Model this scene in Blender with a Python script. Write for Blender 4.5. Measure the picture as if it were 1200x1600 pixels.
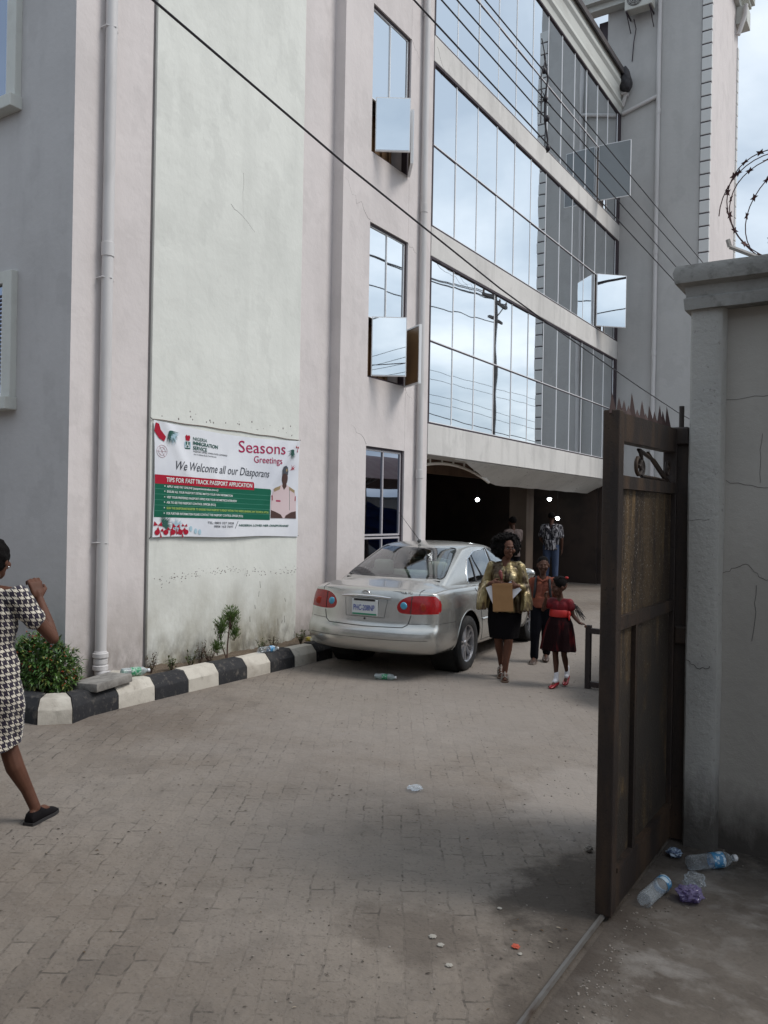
import bpy, bmesh, math, random
from mathutils import Vector, Matrix, noise as mnoise
from mathutils.bvhtree import BVHTree
PI = math.pi
rad = math.radians
for _o in list(bpy.data.objects):
    bpy.data.objects.remove(_o)
S = bpy.context.scene
COL = S.collection
rng = random.Random(7)

# ------------------------------------------------------------------ camera
YAW = math.atan(815 / 1270)          # the camera looks 32.7 degrees left of the facade direction (+Y)
ROLL = 0.018
cd = bpy.data.cameras.new('camera')
cam = bpy.data.objects.new('camera', cd)
COL.objects.link(cam)
Fv = Vector((-math.sin(YAW), math.cos(YAW), 0))
Rv = Vector((math.cos(YAW), math.sin(YAW), 0))
Zv = Vector((0, 0, 1))
Rc = Rv * math.cos(ROLL) + Zv * math.sin(ROLL)
Uc = -Rv * math.sin(ROLL) + Zv * math.cos(ROLL)
mw = Matrix((Rc, Uc, -Fv)).transposed().to_4x4()
mw.translation = Vector((0, 0, 1.8))
cam.matrix_world = mw
cd.sensor_fit = 'VERTICAL'
cd.sensor_height = 24.0
cd.lens = 24.0 * 1270 / 1600
cd.clip_start = 0.05
cd.clip_end = 2000
S.camera = cam

# ------------------------------------------------------------------ world: hazy, broken cloud
SUN_EL, SUN_AZ = rad(52), rad(68)     # azimuth measured from +Y towards +X
w = bpy.data.worlds.new('World')
S.world = w
w.use_nodes = True
nt = w.node_tree
for n in list(nt.nodes):
    nt.nodes.remove(n)
def N(t, kind, **kw):
    n = t.nodes.new(kind)
    for k, v in kw.items():
        setattr(n, k, v)
    return n
out = N(nt, 'ShaderNodeOutputWorld')
bg = N(nt, 'ShaderNodeBackground')
bg.inputs['Strength'].default_value = 0.1
sky = N(nt, 'ShaderNodeTexSky', sky_type='NISHITA', sun_disc=False)
sky.sun_elevation = SUN_EL
sky.sun_rotation = SUN_AZ
sky.air_density = 1.2
sky.dust_density = 2.5
tc = N(nt, 'ShaderNodeTexCoord')
sep = N(nt, 'ShaderNodeSeparateXYZ')
nt.links.new(tc.outputs['Generated'], sep.inputs[0])
def M_(t, op, a, b=None, clamp=False):
    n = N(t, 'ShaderNodeMath', operation=op, use_clamp=clamp)
    for i, v in enumerate((a, b)):
        if v is None:
            continue
        if isinstance(v, (int, float)):
            n.inputs[i].default_value = v
        else:
            t.links.new(v, n.inputs[i])
    return n.outputs[0]
den = M_(nt, 'ADD', M_(nt, 'MAXIMUM', sep.outputs[2], 0.0), 0.22)
cx = M_(nt, 'DIVIDE', sep.outputs[0], den)
cy = M_(nt, 'DIVIDE', sep.outputs[1], den)
cmb = N(nt, 'ShaderNodeCombineXYZ')
nt.links.new(cx, cmb.inputs[0]); nt.links.new(cy, cmb.inputs[1])
n1 = N(nt, 'ShaderNodeTexNoise'); n1.inputs['Scale'].default_value = 1.5
n1.inputs['Detail'].default_value = 8; n1.inputs['Roughness'].default_value = 0.52
n1.inputs['Distortion'].default_value = 0.25
nt.links.new(cmb.outputs[0], n1.inputs['Vector'])
cr = N(nt, 'ShaderNodeValToRGB')
cr.color_ramp.elements[0].position = 0.40; cr.color_ramp.elements[0].color = (4.4, 5.2, 6.1, 1)
cr.color_ramp.elements[1].position = 0.68; cr.color_ramp.elements[1].color = (9.3, 9.8, 10.3, 1)
e = cr.color_ramp.elements.new(0.52); e.color = (6.1, 6.9, 7.7, 1)
nt.links.new(n1.outputs['Fac'], cr.inputs[0])
mx = N(nt, 'ShaderNodeMixRGB'); mx.inputs[0].default_value = 0.82
nt.links.new(sky.outputs[0], mx.inputs[1]); nt.links.new(cr.outputs[0], mx.inputs[2])
nt.links.new(mx.outputs[0], bg.inputs[0]); nt.links.new(bg.outputs[0], out.inputs[0])

sd = bpy.data.lights.new('sun', 'SUN')
sd.energy = 1.75
sd.angle = rad(22)
sd.color = (1.0, 0.965, 0.92)
sun = bpy.data.objects.new('sun', sd)
COL.objects.link(sun)
sv = Vector((math.sin(SUN_AZ) * math.cos(SUN_EL), math.cos(SUN_AZ) * math.cos(SUN_EL), math.sin(SUN_EL)))
sun.rotation_euler = (-sv).to_track_quat('-Z', 'Y').to_euler()
sun.location = (8, 4, 30)
S.view_settings.view_transform = 'Standard'
S.view_settings.look = 'None'
S.view_settings.gamma = 1
S.view_settings.exposure = 0.42
S.render.resolution_x, S.render.resolution_y = 768, 1024

# ------------------------------------------------------------------ object helpers
MW = {}
def tag(o, label=None, cat=None, group=None, kind=None):
    if label: o['label'] = label
    if cat: o['category'] = cat
    if group: o['group'] = group
    if kind: o['kind'] = kind
    return o
def thing(name, label, cat, loc=(0, 0, 0), rz=0.0, group=None):
    o = bpy.data.objects.new(name, None)
    o.empty_display_size = 0.2
    COL.objects.link(o)
    o.location = loc
    o.rotation_euler = (0, 0, rz)
    MW[o.name] = Matrix.Translation(Vector(loc)) @ Matrix.Rotation(rz, 4, 'Z')
    return tag(o, label, cat, group)
def smooth_by_angle(me, ang=35):
    for p in me.polygons:
        p.use_smooth = True
    try:
        me.set_sharp_from_angle(angle=rad(ang))
    except Exception:
        pass
def build(bm, name, m, parent=None, world=False, smooth=0, fix=True):
    """link the bmesh as one object; world=True means its vertices are world coordinates"""
    if fix:
        bmesh.ops.recalc_face_normals(bm, faces=bm.faces)
    me = bpy.data.meshes.new(name)
    if world and parent is not None:
        bm.transform(root_matrix(parent).inverted())
    bm.to_mesh(me)
    bm.free()
    o = bpy.data.objects.new(name, me)
    COL.objects.link(o)
    if parent is not None:
        o.parent = parent
    for mm in (m if isinstance(m, (list, tuple)) else [m]):
        me.materials.append(mm)
    if smooth:
        smooth_by_angle(me, smooth)
    return o
def root_matrix(p):
    while p.parent is not None:
        p = p.parent
    if p.name in MW:
        return MW[p.name]
    return Matrix.Identity(4)
def B():
    return bmesh.new()
def box(bm, x0, x1, y0, y1, z0, z1, bev=0.0, mi=0, mat4=None):
    vs = [bm.verts.new((x, y, z)) for z in (z0, z1) for y in (y0, y1) for x in (x0, x1)]
    fs = [bm.faces.new([vs[i] for i in q]) for q in ((0, 2, 3, 1), (4, 5, 7, 6), (0, 1, 5, 4), (2, 6, 7, 3), (0, 4, 6, 2), (1, 3, 7, 5))]
    geom_v = vs
    if bev > 0:
        es = list({e for f in fs for e in f.edges})
        r = bmesh.ops.bevel(bm, geom=es, offset=bev, segments=2, affect='EDGES', profile=0.5)
        fs = list({f for v in r['verts'] for f in v.link_faces}) + [f for f in fs if f.is_valid]
        geom_v = list({v for f in fs for v in f.verts})
    for f in fs:
        if f.is_valid: f.material_index = mi
    if mat4 is not None:
        for v in geom_v: v.co = mat4 @ v.co
    return geom_v
def quad(bm, *ps, mi=0):
    f = bm.faces.new([bm.verts.new(p) for p in ps]); f.material_index = mi
    return f
def ring_loft(bm, rings, closed=True, cap=(True, True), mi=0):
    """rings: list of lists of points"""
    vr = [[bm.verts.new(p) for p in r] for r in rings]
    n = len(vr[0])
    for a, b in zip(vr, vr[1:]):
        for i in range(n if closed else n - 1):
            j = (i + 1) % n
            f = bm.faces.new((a[i], a[j], b[j], b[i])); f.material_index = mi
    if closed and cap[0]:
        f = bm.faces.new(list(reversed(vr[0]))); f.material_index = mi
    if closed and cap[1]:
        f = bm.faces.new(vr[-1]); f.material_index = mi
    return vr
def tube(bm, pts, r, seg=8, cap=True, mi=0, closed=False):
    pts = [Vector(p) for p in pts]
    n = len(pts)
    rs = r if isinstance(r, (list, tuple)) else [r] * n
    up = None
    rings = []
    for i, p in enumerate(pts):
        if closed:
            t = (pts[(i + 1) % n] - pts[i - 1])
        else:
            t = (pts[min(i + 1, n - 1)] - pts[max(i - 1, 0)])
        if t.length < 1e-9: t = Vector((0, 0, 1))
        t.normalize()
        if up is None:
            up = Vector((0, 0, 1)) if abs(t.z) < 0.9 else Vector((0, 1, 0))
        a = t.cross(up)
        if a.length < 1e-6: a = t.orthogonal()
        a.normalize(); b = a.cross(t).normalized(); up = b
        rings.append([p + (a * math.cos(2 * PI * k / seg) + b * math.sin(2 * PI * k / seg)) * rs[i] for k in range(seg)])
    if closed: rings.append(rings[0])
    return ring_loft(bm, rings, True, (cap and not closed, cap and not closed), mi)
def lathe(bm, prof, axis_o=(0, 0, 0), seg=20, mat4=None, mi=0, cap=True):
    """prof: list of (r, z) revolved round Z"""
    rings = []
    for r, z in prof:
        ring = [Vector((max(r, 1e-4) * math.cos(2 * PI * k / seg), max(r, 1e-4) * math.sin(2 * PI * k / seg), z)) for k in range(seg)]
        if mat4 is not None: ring = [mat4 @ p for p in ring]
        else: ring = [p + Vector(axis_o) for p in ring]
        rings.append(ring)
    return ring_loft(bm, rings, True, (cap, cap), mi)
def prism(bm, poly, axis, a0, a1, mi=0):
    """poly of 2D points extruded along axis (0 x,1 y,2 z); poly holds the other two coords in order"""
    def mk(p, a):
        l = list(p); l.insert(axis, a); return l
    ring0 = [mk(p, a0) for p in poly]; ring1 = [mk(p, a1) for p in poly]
    ring_loft(bm, [ring0, ring1], True, (True, True), mi)
def ball(bm, c, r, u=12, v=8, sc=(1, 1, 1), rot=None, mi=0):
    mt = Matrix.Translation(Vector(c))
    if rot is not None: mt = mt @ rot
    mt = mt @ Matrix.Diagonal((r * sc[0], r * sc[1], r * sc[2], 1))
    g = bmesh.ops.create_uvsphere(bm, u_segments=u, v_segments=v, radius=1.0, matrix=mt)
    for f in {f for vv in g['verts'] for f in vv.link_faces}: f.material_index = mi
    return g['verts']
def evaluated(o, name=None):
    """apply an object's modifiers without operators"""
    dg = bpy.context.evaluated_depsgraph_get()
    me = bpy.data.meshes.new_from_object(o.evaluated_get(dg))
    o.modifiers.clear()
    old = o.data
    o.data = me
    bpy.data.meshes.remove(old)
    return o
def copy_tree(o, parent=None):
    c = o.copy(); COL.objects.link(c)
    if parent is not None: c.parent = parent
    for ch in list(o.children): copy_tree(ch, c)
    return c

# ------------------------------------------------------------------ materials
def mat(name, base, rough=0.8, metal=0.0, spots=(), bump=(), coord='Object', spec=None, coat=0.0, trans=0.0, ior=None, emis=None, alpha=None, sheen=0.0, rvar=None):
    """spots: (scale xyz, detail, lo, hi, colour, strength) mixed over the base; bump: (scale, strength, distance)"""
    m = bpy.data.materials.new(name)
    m.use_nodes = True
    t = m.node_tree
    p = t.nodes['Principled BSDF']
    p.inputs['Roughness'].default_value = rough
    p.inputs['Metallic'].default_value = metal
    if spec is not None: p.inputs['Specular IOR Level'].default_value = spec
    if coat: p.inputs['Coat Weight'].default_value = coat; p.inputs['Coat Roughness'].default_value = 0.04
    if trans: p.inputs['Transmission Weight'].default_value = trans
    if ior: p.inputs['IOR'].default_value = ior
    if alpha is not None: p.inputs['Alpha'].default_value = alpha
    if sheen: p.inputs['Sheen Weight'].default_value = sheen
    if emis:
        p.inputs['Emission Color'].default_value = (*emis[0], 1); p.inputs['Emission Strength'].default_value = emis[1]
    tcn = N(t, 'ShaderNodeTexCoord')
    co = tcn.outputs[coord]
    col = None
    rgb = N(t, 'ShaderNodeRGB'); rgb.outputs[0].default_value = (*base, 1); col = rgb.outputs[0]
    for sc, det, lo, hi, c, st in spots:
        mp = N(t, 'ShaderNodeMapping'); mp.inputs['Scale'].default_value = sc if isinstance(sc, (tuple, list)) else (sc, sc, sc)
        mp.inputs['Location'].default_value = (rng.uniform(0, 9), rng.uniform(0, 9), rng.uniform(0, 9))
        t.links.new(co, mp.inputs[0])
        nz = N(t, 'ShaderNodeTexNoise'); nz.inputs['Scale'].default_value = 1; nz.inputs['Detail'].default_value = det
        nz.inputs['Roughness'].default_value = 0.6
        t.links.new(mp.outputs[0], nz.inputs['Vector'])
        mr = N(t, 'ShaderNodeMapRange'); mr.inputs[1].default_value = lo; mr.inputs[2].default_value = hi
        mr.inputs[4].default_value = st
        t.links.new(nz.outputs['Fac'], mr.inputs[0])
        mxn = N(t, 'ShaderNodeMixRGB'); mxn.inputs[2].default_value = (*c, 1)
        t.links.new(mr.outputs[0], mxn.inputs[0]); t.links.new(col, mxn.inputs[1])
        col = mxn.outputs[0]
    t.links.new(col, p.inputs['Base Color'])
    nrm = None
    for sc, st, dist in bump:
        nz = N(t, 'ShaderNodeTexNoise'); nz.inputs['Scale'].default_value = sc; nz.inputs['Detail'].default_value = 5
        t.links.new(co, nz.inputs['Vector'])
        bp = N(t, 'ShaderNodeBump'); bp.inputs['Strength'].default_value = st; bp.inputs['Distance'].default_value = dist
        t.links.new(nz.outputs['Fac'], bp.inputs['Height'])
        if nrm is not None: t.links.new(nrm, bp.inputs['Normal'])
        nrm = bp.outputs[0]
    if nrm is not None: t.links.new(nrm, p.inputs['Normal'])
    m['_col'] = 0
    return m
def nodes_of(m):
    t = m.node_tree
    p = t.nodes['Principled BSDF']
    col = p.inputs['Base Color'].links[0].from_socket
    return t, p, col
def mix_in(m, fac_socket, colour):
    t, p, col = nodes_of(m)
    mxn = N(t, 'ShaderNodeMixRGB'); mxn.inputs[2].default_value = (*colour, 1)
    t.links.new(fac_socket, mxn.inputs[0]); t.links.new(col, mxn.inputs[1]); t.links.new(mxn.outputs[0], p.inputs['Base Color'])
def obj_sep(m, coord='Object'):
    t = m.node_tree
    tcn = N(t, 'ShaderNodeTexCoord'); s = N(t, 'ShaderNodeSeparateXYZ'); t.links.new(tcn.outputs[coord], s.inputs[0])
    return t, tcn.outputs[coord], s.outputs
def noise_s(t, co, scale, det=4, rough=0.55):
    mp = N(t, 'ShaderNodeMapping'); mp.inputs['Scale'].default_value = scale if isinstance(scale, (tuple, list)) else (scale,) * 3
    t.links.new(co, mp.inputs[0])
    nz = N(t, 'ShaderNodeTexNoise'); nz.inputs['Scale'].default_value = 1; nz.inputs['Detail'].default_value = det; nz.inputs['Roughness'].default_value = rough
    t.links.new(mp.outputs[0], nz.inputs['Vector'])
    return nz.outputs['Fac']
def mrange(t, s, a, b, c=0.0, d=1.0):
    mr = N(t, 'ShaderNodeMapRange')
    for i, v in zip((1, 2, 3, 4), (a, b, c, d)): mr.inputs[i].default_value = v
    t.links.new(s, mr.inputs[0])
    return mr.outputs[0]
def plaster(name, base, dark=0.88, base_dirt=0.0, dirt_col=(0.16, 0.13, 0.09), streak=0.35, top_dirt=None):
    d = tuple(c * dark for c in base)
    m = mat(name, base, 0.9, 0, spots=[
        ((0.6, 0.6, 0.45), 5, 0.42, 0.72, d, 0.85),
        ((3.5, 3.5, 0.35), 5, 0.50, 0.74, tuple(c * (dark - .1) for c in base), streak),
        ((9, 9, 7), 6, 0.62, 0.78, tuple(c * (dark - .22) for c in base), 0.22),
        ((2.4, 2.4, 1.5), 6, 0.54, 0.60, tuple(c * (dark - .03) for c in base), 0.45),
        ((1.1, 1.1, 0.9), 3, 0.55, 0.75, tuple(min(1, c * 1.06) for c in base), 0.6)],
        bump=[(3.0, 0.35, 0.03), (14, 0.16, 0.02), (160, 0.2, 0.004)])
    if base_dirt:
        t, co, s = obj_sep(m)
        up = mrange(t, s[2], 0.15, 1.1, 1, 0)
        nz = mrange(t, noise_s(t, co, (2.2, 2.2, 1.1), 6, 0.65), 0.36, 0.62)
        low = mrange(t, s[2], 0.12, 0.5, 1, 0)
        f = M_(t, 'MULTIPLY', M_(t, 'MULTIPLY', up, nz), base_dirt, True)
        mix_in(m, f, dirt_col)
        nz2 = mrange(t, noise_s(t, co, (7, 7, 4), 5, 0.7), 0.42, 0.6)
        mix_in(m, M_(t, 'MULTIPLY', M_(t, 'MULTIPLY', low, nz2), base_dirt * 0.8, True), (0.07, 0.06, 0.05))
    return m
WALL = plaster('painted_plaster', (0.625, 0.575, 0.562), 0.87, 0.6)
PANEL = plaster('cream_plaster', (0.675, 0.68, 0.635), 0.86, 0.85, (0.2, 0.17, 0.10))
SIDE = plaster('shaded_side_plaster', (0.51, 0.49, 0.485), 0.86, 0.5)  # plaster colour darkened to paint in shade on faces turned from the sun
TOWERM = plaster('shaded_tower_plaster', (0.47, 0.46, 0.45), 0.9)  # wall plaster darkened in colour for the tower's face out of the sun
BAND = plaster('slab_band_plaster', (0.62, 0.60, 0.575), 0.80, 0, streak=0.8)
QUOIN = mat('quoin_paint', (0.62, 0.62, 0.61), 0.85, bump=[(60, .2, .004)])
TRIM = mat('window_surround_paint', (0.58, 0.585, 0.55), 0.85, spots=[(3, 4, .5, .75, (.42, .41, .38), .6)], bump=[(50, .15, .004)])
PIPE = mat('painted_pipe', (0.56, 0.54, 0.535), 0.55, spots=[((4, 4, 1), 4, .5, .8, (.36, .34, .33), .6)])
ALU = mat('white_aluminium', (0.78, 0.78, 0.79), 0.4, 0.0)
DULLG = mat('grey_reflection_glass', (.20, .215, .225), .35, .0, coat=.25)  # grey reflection of the open pane put into its base colour
DKFR = mat('dark_window_gasket', (0.035, 0.022, 0.03), 0.6)
BROWNIN = mat('sash_inner_film', (0.20, 0.12, 0.06), 0.35, spots=[(3, 3, .4, .7, (.12, .07, .04), .6)])
def mirror_glass(name, c, rough=0.015):
    m = mat(name, c, rough, 1.0, spots=[((.5, .5, .5), 3, .5, .8, tuple(x * .93 for x in c), .6)])
    t, p, col = nodes_of(m)
    tcn = N(t, 'ShaderNodeTexCoord')
    nz = N(t, 'ShaderNodeTexNoise'); nz.inputs['Scale'].default_value = 1.1; nz.inputs['Detail'].default_value = 1
    t.links.new(tcn.outputs['Object'], nz.inputs['Vector'])
    bp = N(t, 'ShaderNodeBump'); bp.inputs['Strength'].default_value = 0.10; bp.inputs['Distance'].default_value = 0.02
    t.links.new(nz.outputs['Fac'], bp.inputs['Height']); t.links.new(bp.outputs[0], p.inputs['Normal'])
    return m
GLASS = mirror_glass('reflective_glass', (0.79, 0.83, 0.86))
GLASS2 = mirror_glass('dark_reflective_glass', (0.30, 0.34, 0.42))
BLACKIN = mat('shade_dark_interior', (0.045, 0.030, 0.024), 0.9, spots=[((.8, .8, .8), 4, .45, .6, (.02, .015, .013), .9)])  # interior surfaces coloured near black to carry the shade indoors
ROOFM = mat('dark_roof_sheet', (0.05, 0.045, 0.05), 0.7, spots=[(5, 4, .4, .7, (.11, .09, .08), .7)])
CORN = mat('cornice_paint', (0.55, 0.56, 0.53), 0.85, spots=[((.8, .8, 3), 4, .5, .75, (.33, .32, .29), .7)], bump=[(40, .15, .004)])

# ------------------------------------------------------------------ ground
def ground_material():
    m = mat('dusty_block_paving', (0.212, 0.181, 0.152), 0.95, spots=[
        ((.35, .35, .35), 5, .40, .64, (.138, .110, .088), .9),
        ((1.3, 1.3, 1), 6, .48, .7, (.215, .188, .165), .6),
        ((5, 5, 5), 6, .5, .72, (.125, .106, .09), .55),
        ((28, 28, 28), 5, .55, .8, (.27, .24, .215), .35),
        ((60, 60, 60), 3, .58, .68, (.085, .072, .06), .6)],
        bump=[(2.2, .4, .05), (9, .45, .03), (45, .5, .01), (240, .45, .003)])
    t, co, s = obj_sep(m)
    p = t.nodes['Principled BSDF']
    # block joints: herringbone-like interlock, worn away in places
    rot = N(t, 'ShaderNodeMapping'); rot.inputs['Rotation'].default_value = (0, 0, rad(58))
    nzc = N(t, 'ShaderNodeTexNoise'); nzc.inputs['Scale'].default_value = 7; nzc.inputs['Detail'].default_value = 2
    t.links.new(co, nzc.inputs['Vector'])
    vm = N(t, 'ShaderNodeVectorMath', operation='MULTIPLY_ADD'); vm.inputs[1].default_value = (.05, .05, 0)
    t.links.new(nzc.outputs['Color'], vm.inputs[0]); t.links.new(co, vm.inputs[2])
    t.links.new(vm.outputs[0], rot.inputs[0])
    br = N(t, 'ShaderNodeTexBrick'); br.inputs['Scale'].default_value = 1.0
    br.inputs['Mortar Size'].default_value = 0.006; br.inputs['Brick Width'].default_value = .215; br.inputs['Row Height'].default_value = .108
    br.inputs['Mortar Smooth'].default_value = 0.3
    t.links.new(rot.outputs[0], br.inputs['Vector'])
    br.inputs['Color1'].default_value = (0, 0, 0, 1); br.inputs['Color2'].default_value = (1, 1, 1, 1); br.inputs['Mortar'].default_value = (.5, .5, .5, 1)
    patchy = mrange(t, noise_s(t, co, .9, 5, .6), .38, .60)
    mix_in(m, M_(t, 'MULTIPLY', M_(t, 'MULTIPLY', mrange(t, br.outputs['Color'], .55, 1.0), patchy), .26), (.26, .225, .19))
    mix_in(m, M_(t, 'MULTIPLY', M_(t, 'MULTIPLY', mrange(t, br.outputs['Color'], .40, .0), patchy), .28), (.12, .10, .085))
    gone = mrange(t, noise_s(t, co, 1.6, 5, .65), .46, .60)
    gone2 = mrange(t, noise_s(t, co, 14, 3, .6), .44, .58)
    fac = M_(t, 'MULTIPLY', M_(t, 'MULTIPLY', br.outputs['Fac'], M_(t, 'ADD', gone, .12, True)), M_(t, 'MULTIPLY', gone2, .75))
    mix_in(m, fac, (.055, .047, .04))
    # damp, oily dirt beside the gate post
    def patch(cx, cy, rx, ry, strength, col, ns=3.0):
        dx = M_(t, 'DIVIDE', M_(t, 'SUBTRACT', s[0], cx), rx); dy = M_(t, 'DIVIDE', M_(t, 'SUBTRACT', s[1], cy), ry)
        d = M_(t, 'SQRT', M_(t, 'ADD', M_(t, 'MULTIPLY', dx, dx), M_(t, 'MULTIPLY', dy, dy)))
        d2 = M_(t, 'ADD', d, M_(t, 'MULTIPLY', M_(t, 'SUBTRACT', noise_s(t, co, ns, 6, .7), .5), 1.8))
        mix_in(m, mrange(t, d2, 1.15, .6, 0, strength), col)
    patch(-1.34, 3.76, .30, .58, .85, (.048, .038, .030), 5)
    patch(-1.12, 3.2, .16, .9, .6, (.045, .034, .026), 6)
    patch(-1.75, 3.0, .35, .25, .5, (.065, .05, .04), 7)
    patch(-1.7, 5.1, .5, .8, .55, (.29, .26, .235), 3)
    patch(-3.4, 10.5, 2.0, 6.5, .65, (.235, .208, .185), .8)
    patch(-4.6, 6.3, 1.0, .5, .4, (.20, .175, .15), 2)
    # joints also dent the surface
    bp = N(t, 'ShaderNodeBump'); bp.invert = True; bp.inputs['Strength'].default_value = .35; bp.inputs['Distance'].default_value = .006
    old = p.inputs['Normal'].links[0].from_socket
    t.links.new(br.outputs['Fac'], bp.inputs['Height']); t.links.new(old, bp.inputs['Normal']); t.links.new(bp.outputs[0], p.inputs['Normal'])
    return m
bm = B(); quad(bm, (-200, -200, 0), (200, -200, 0), (200, 200, 0), (-200, 200, 0))
tag(build(bm, 'ground', ground_material(), fix=False), kind='structure')
CONC = mat('gate_apron_concrete', (0.150, 0.128, 0.108), 0.92, spots=[
    ((1.6, 1.6, 1), 6, .44, .62, (.082, .066, .054), .9), ((6, 6, 6), 6, .52, .7, (.24, .22, .20), .6),
    ((2.2, 5, 3), 5, .55, .66, (.28, .26, .24), .6), ((22, 22, 22), 5, .5, .75, (.10, .085, .07), .5)],
    bump=[(9, .5, .03), (60, .5, .01), (260, .4, .003)])
_t, _co, _s = obj_sep(CONC)
mix_in(CONC, M_(_t, 'MULTIPLY', mrange(_t, _s[1], 4.15, 4.7), mrange(_t, noise_s(_t, _co, 3, 5, .7), .3, .55), True), (.028, .022, .018))
mix_in(CONC, M_(_t, 'MULTIPLY', mrange(_t, M_(_t, 'ADD', _s[0], M_(_t, 'MULTIPLY', noise_s(_t, _co, 3, 5, .7), .5)), -.62, -.86), .8, True), (.045, .033, .025))
bm = B()
pts = [(-1.075, -3), (4.5, -3), (4.5, 4.75), (-1.075, 4.75)]
quad(bm, *[(x, y, .006) for x, y in pts])
tag(build(bm, 'concrete_apron', CONC, fix=False), kind='structure')
# ------------------------------------------------------------------ planting bed
SOIL = mat('bed_soil', (.12, .088, .06), .97, spots=[(4, 5, .4, .7, (.07, .05, .035), .8), (20, 5, .5, .7, (.2, .155, .11), .6)], bump=[(12, .8, .04), (70, .7, .012)])
bm = B()
rows = []
for iy in range(110):
    y = 4.12 + iy * (10.0 - 4.12) / 109
    x1 = -5.97 if y > 4.3 else -5.97 - (4.3 - y) * .8
    row = []
    for ix in range(10):
        xx = x1 + (-6.85 - x1) * ix / 9
        if y < 4.84: xx = x1 + (-9.5 - x1) * (ix / 9) ** 1.3
        row.append(bm.verts.new((xx, y, .135 + .045 * mnoise.noise(Vector((xx * 2.3, y * 2.3, 0))) + .03 * mnoise.noise(Vector((xx * 9, y * 9, 3))))))
    rows.append(row)
for a, b in zip(rows, rows[1:]):
    for i in range(9): bm.faces.new((a[i], a[i + 1], b[i + 1], b[i]))
tag(build(bm, 'planting_bed_soil', SOIL, smooth=60), kind='structure')
# ------------------------------------------------------------------ kerb stones
def kerb_paint(name, c, worn):
    return mat(name, c, .8, spots=[((3, 3, 3), 6, .50, .72, worn, .75), ((14, 14, 14), 6, .56, .75, (.17, .145, .12), .55), ((40, 40, 20), 4, .6, .8, (.30, .27, .24), .4)], bump=[(18, .3, .01), (90, .4, .004)])
KW = kerb_paint('white_kerb_paint', (.50, .465, .405), (.27, .235, .195))
KB = kerb_paint('black_kerb_paint', (.011, .011, .014), (.035, .034, .033))
path = [(-5.88, 10.2), (-5.88, 4.62), (-5.85, 4.42), (-5.80, 4.30), (-5.97, 4.09), (-6.42, 4.07), (-11, 4.07)]
inner = [(-6.09, 10.2), (-6.09, 4.66), (-6.07, 4.50), (-6.06, 4.38), (-6.08, 4.29), (-6.43, 4.28), (-11, 4.28)]
def on(p, q, t): return (p[0] + (q[0] - p[0]) * t, p[1] + (q[1] - p[1]) * t)
segs = []   # list of (outer pts, inner pts, colour)
ys = [9.75, 9.32, 8.88, 8.46, 8.06, 7.74, 7.33, 6.9, 6.52, 6.1, 5.68, 5.26, 4.84]
cols = ['w', 'b', 'w', 'b', 'b', 'w', 'b', 'w', 'b', 'w', 'b', 'w']
cols = [('b' if (len(ys) - 2 - i) % 2 else 'w') for i in range(len(ys) - 1)]
for i in range(len(ys) - 1):
    segs.append(([(-5.88, ys[i]), (-5.88, ys[i + 1])], [(-6.09, ys[i]), (-6.09, ys[i + 1])], cols[i]))
segs.append(([(-5.88, 4.84), (-5.86, 4.52), (-5.78, 4.29)], [(-6.09, 4.84), (-6.08, 4.62), (-6.05, 4.42)], 'b'))
segs.append(([(-5.78, 4.29), (-5.97, 4.09)], [(-6.05, 4.42), (-6.15, 4.30)], 'w'))
segs.append(([(-5.97, 4.09), (-6.42, 4.05)], [(-6.15, 4.30), (-6.43, 4.27)], 'b'))
segs.append(([(-6.42, 4.05), (-6.86, 4.05)], [(-6.43, 4.27), (-6.86, 4.27)], 'w'))
segs.append(([(-6.86, 4.05), (-7.3, 4.05)], [(-6.86, 4.27), (-7.3, 4.27)], 'b'))
klabels = {}
order = ['first', 'second', 'third', 'fourth', 'fifth', 'sixth', 'seventh']
seen_w = [s_ for s_ in segs if s_[2] == 'w']; seen_b = [s_ for s_ in segs if s_[2] == 'b']
special = {12: 'black kerb block at the bend, under the concrete slab', 13: 'white kerb block at the corner in front of the bush',
           14: 'black kerb block behind the woman in the houndstooth dress', 11: 'white kerb block beside the green bottle and drainpipe foot',
           10: 'black kerb block just right of the green bottle', 9: 'white kerb block under the left end of the banner',
           8: 'black kerb block in front of the small conifer', 7: 'white kerb block with a plastic bottle lying on it',
           6: 'black kerb block right of the plastic bottle', 5: 'white kerb block nearest the silver car bumper',
           4: 'black kerb block half hidden under the silver car bumper'}
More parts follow.
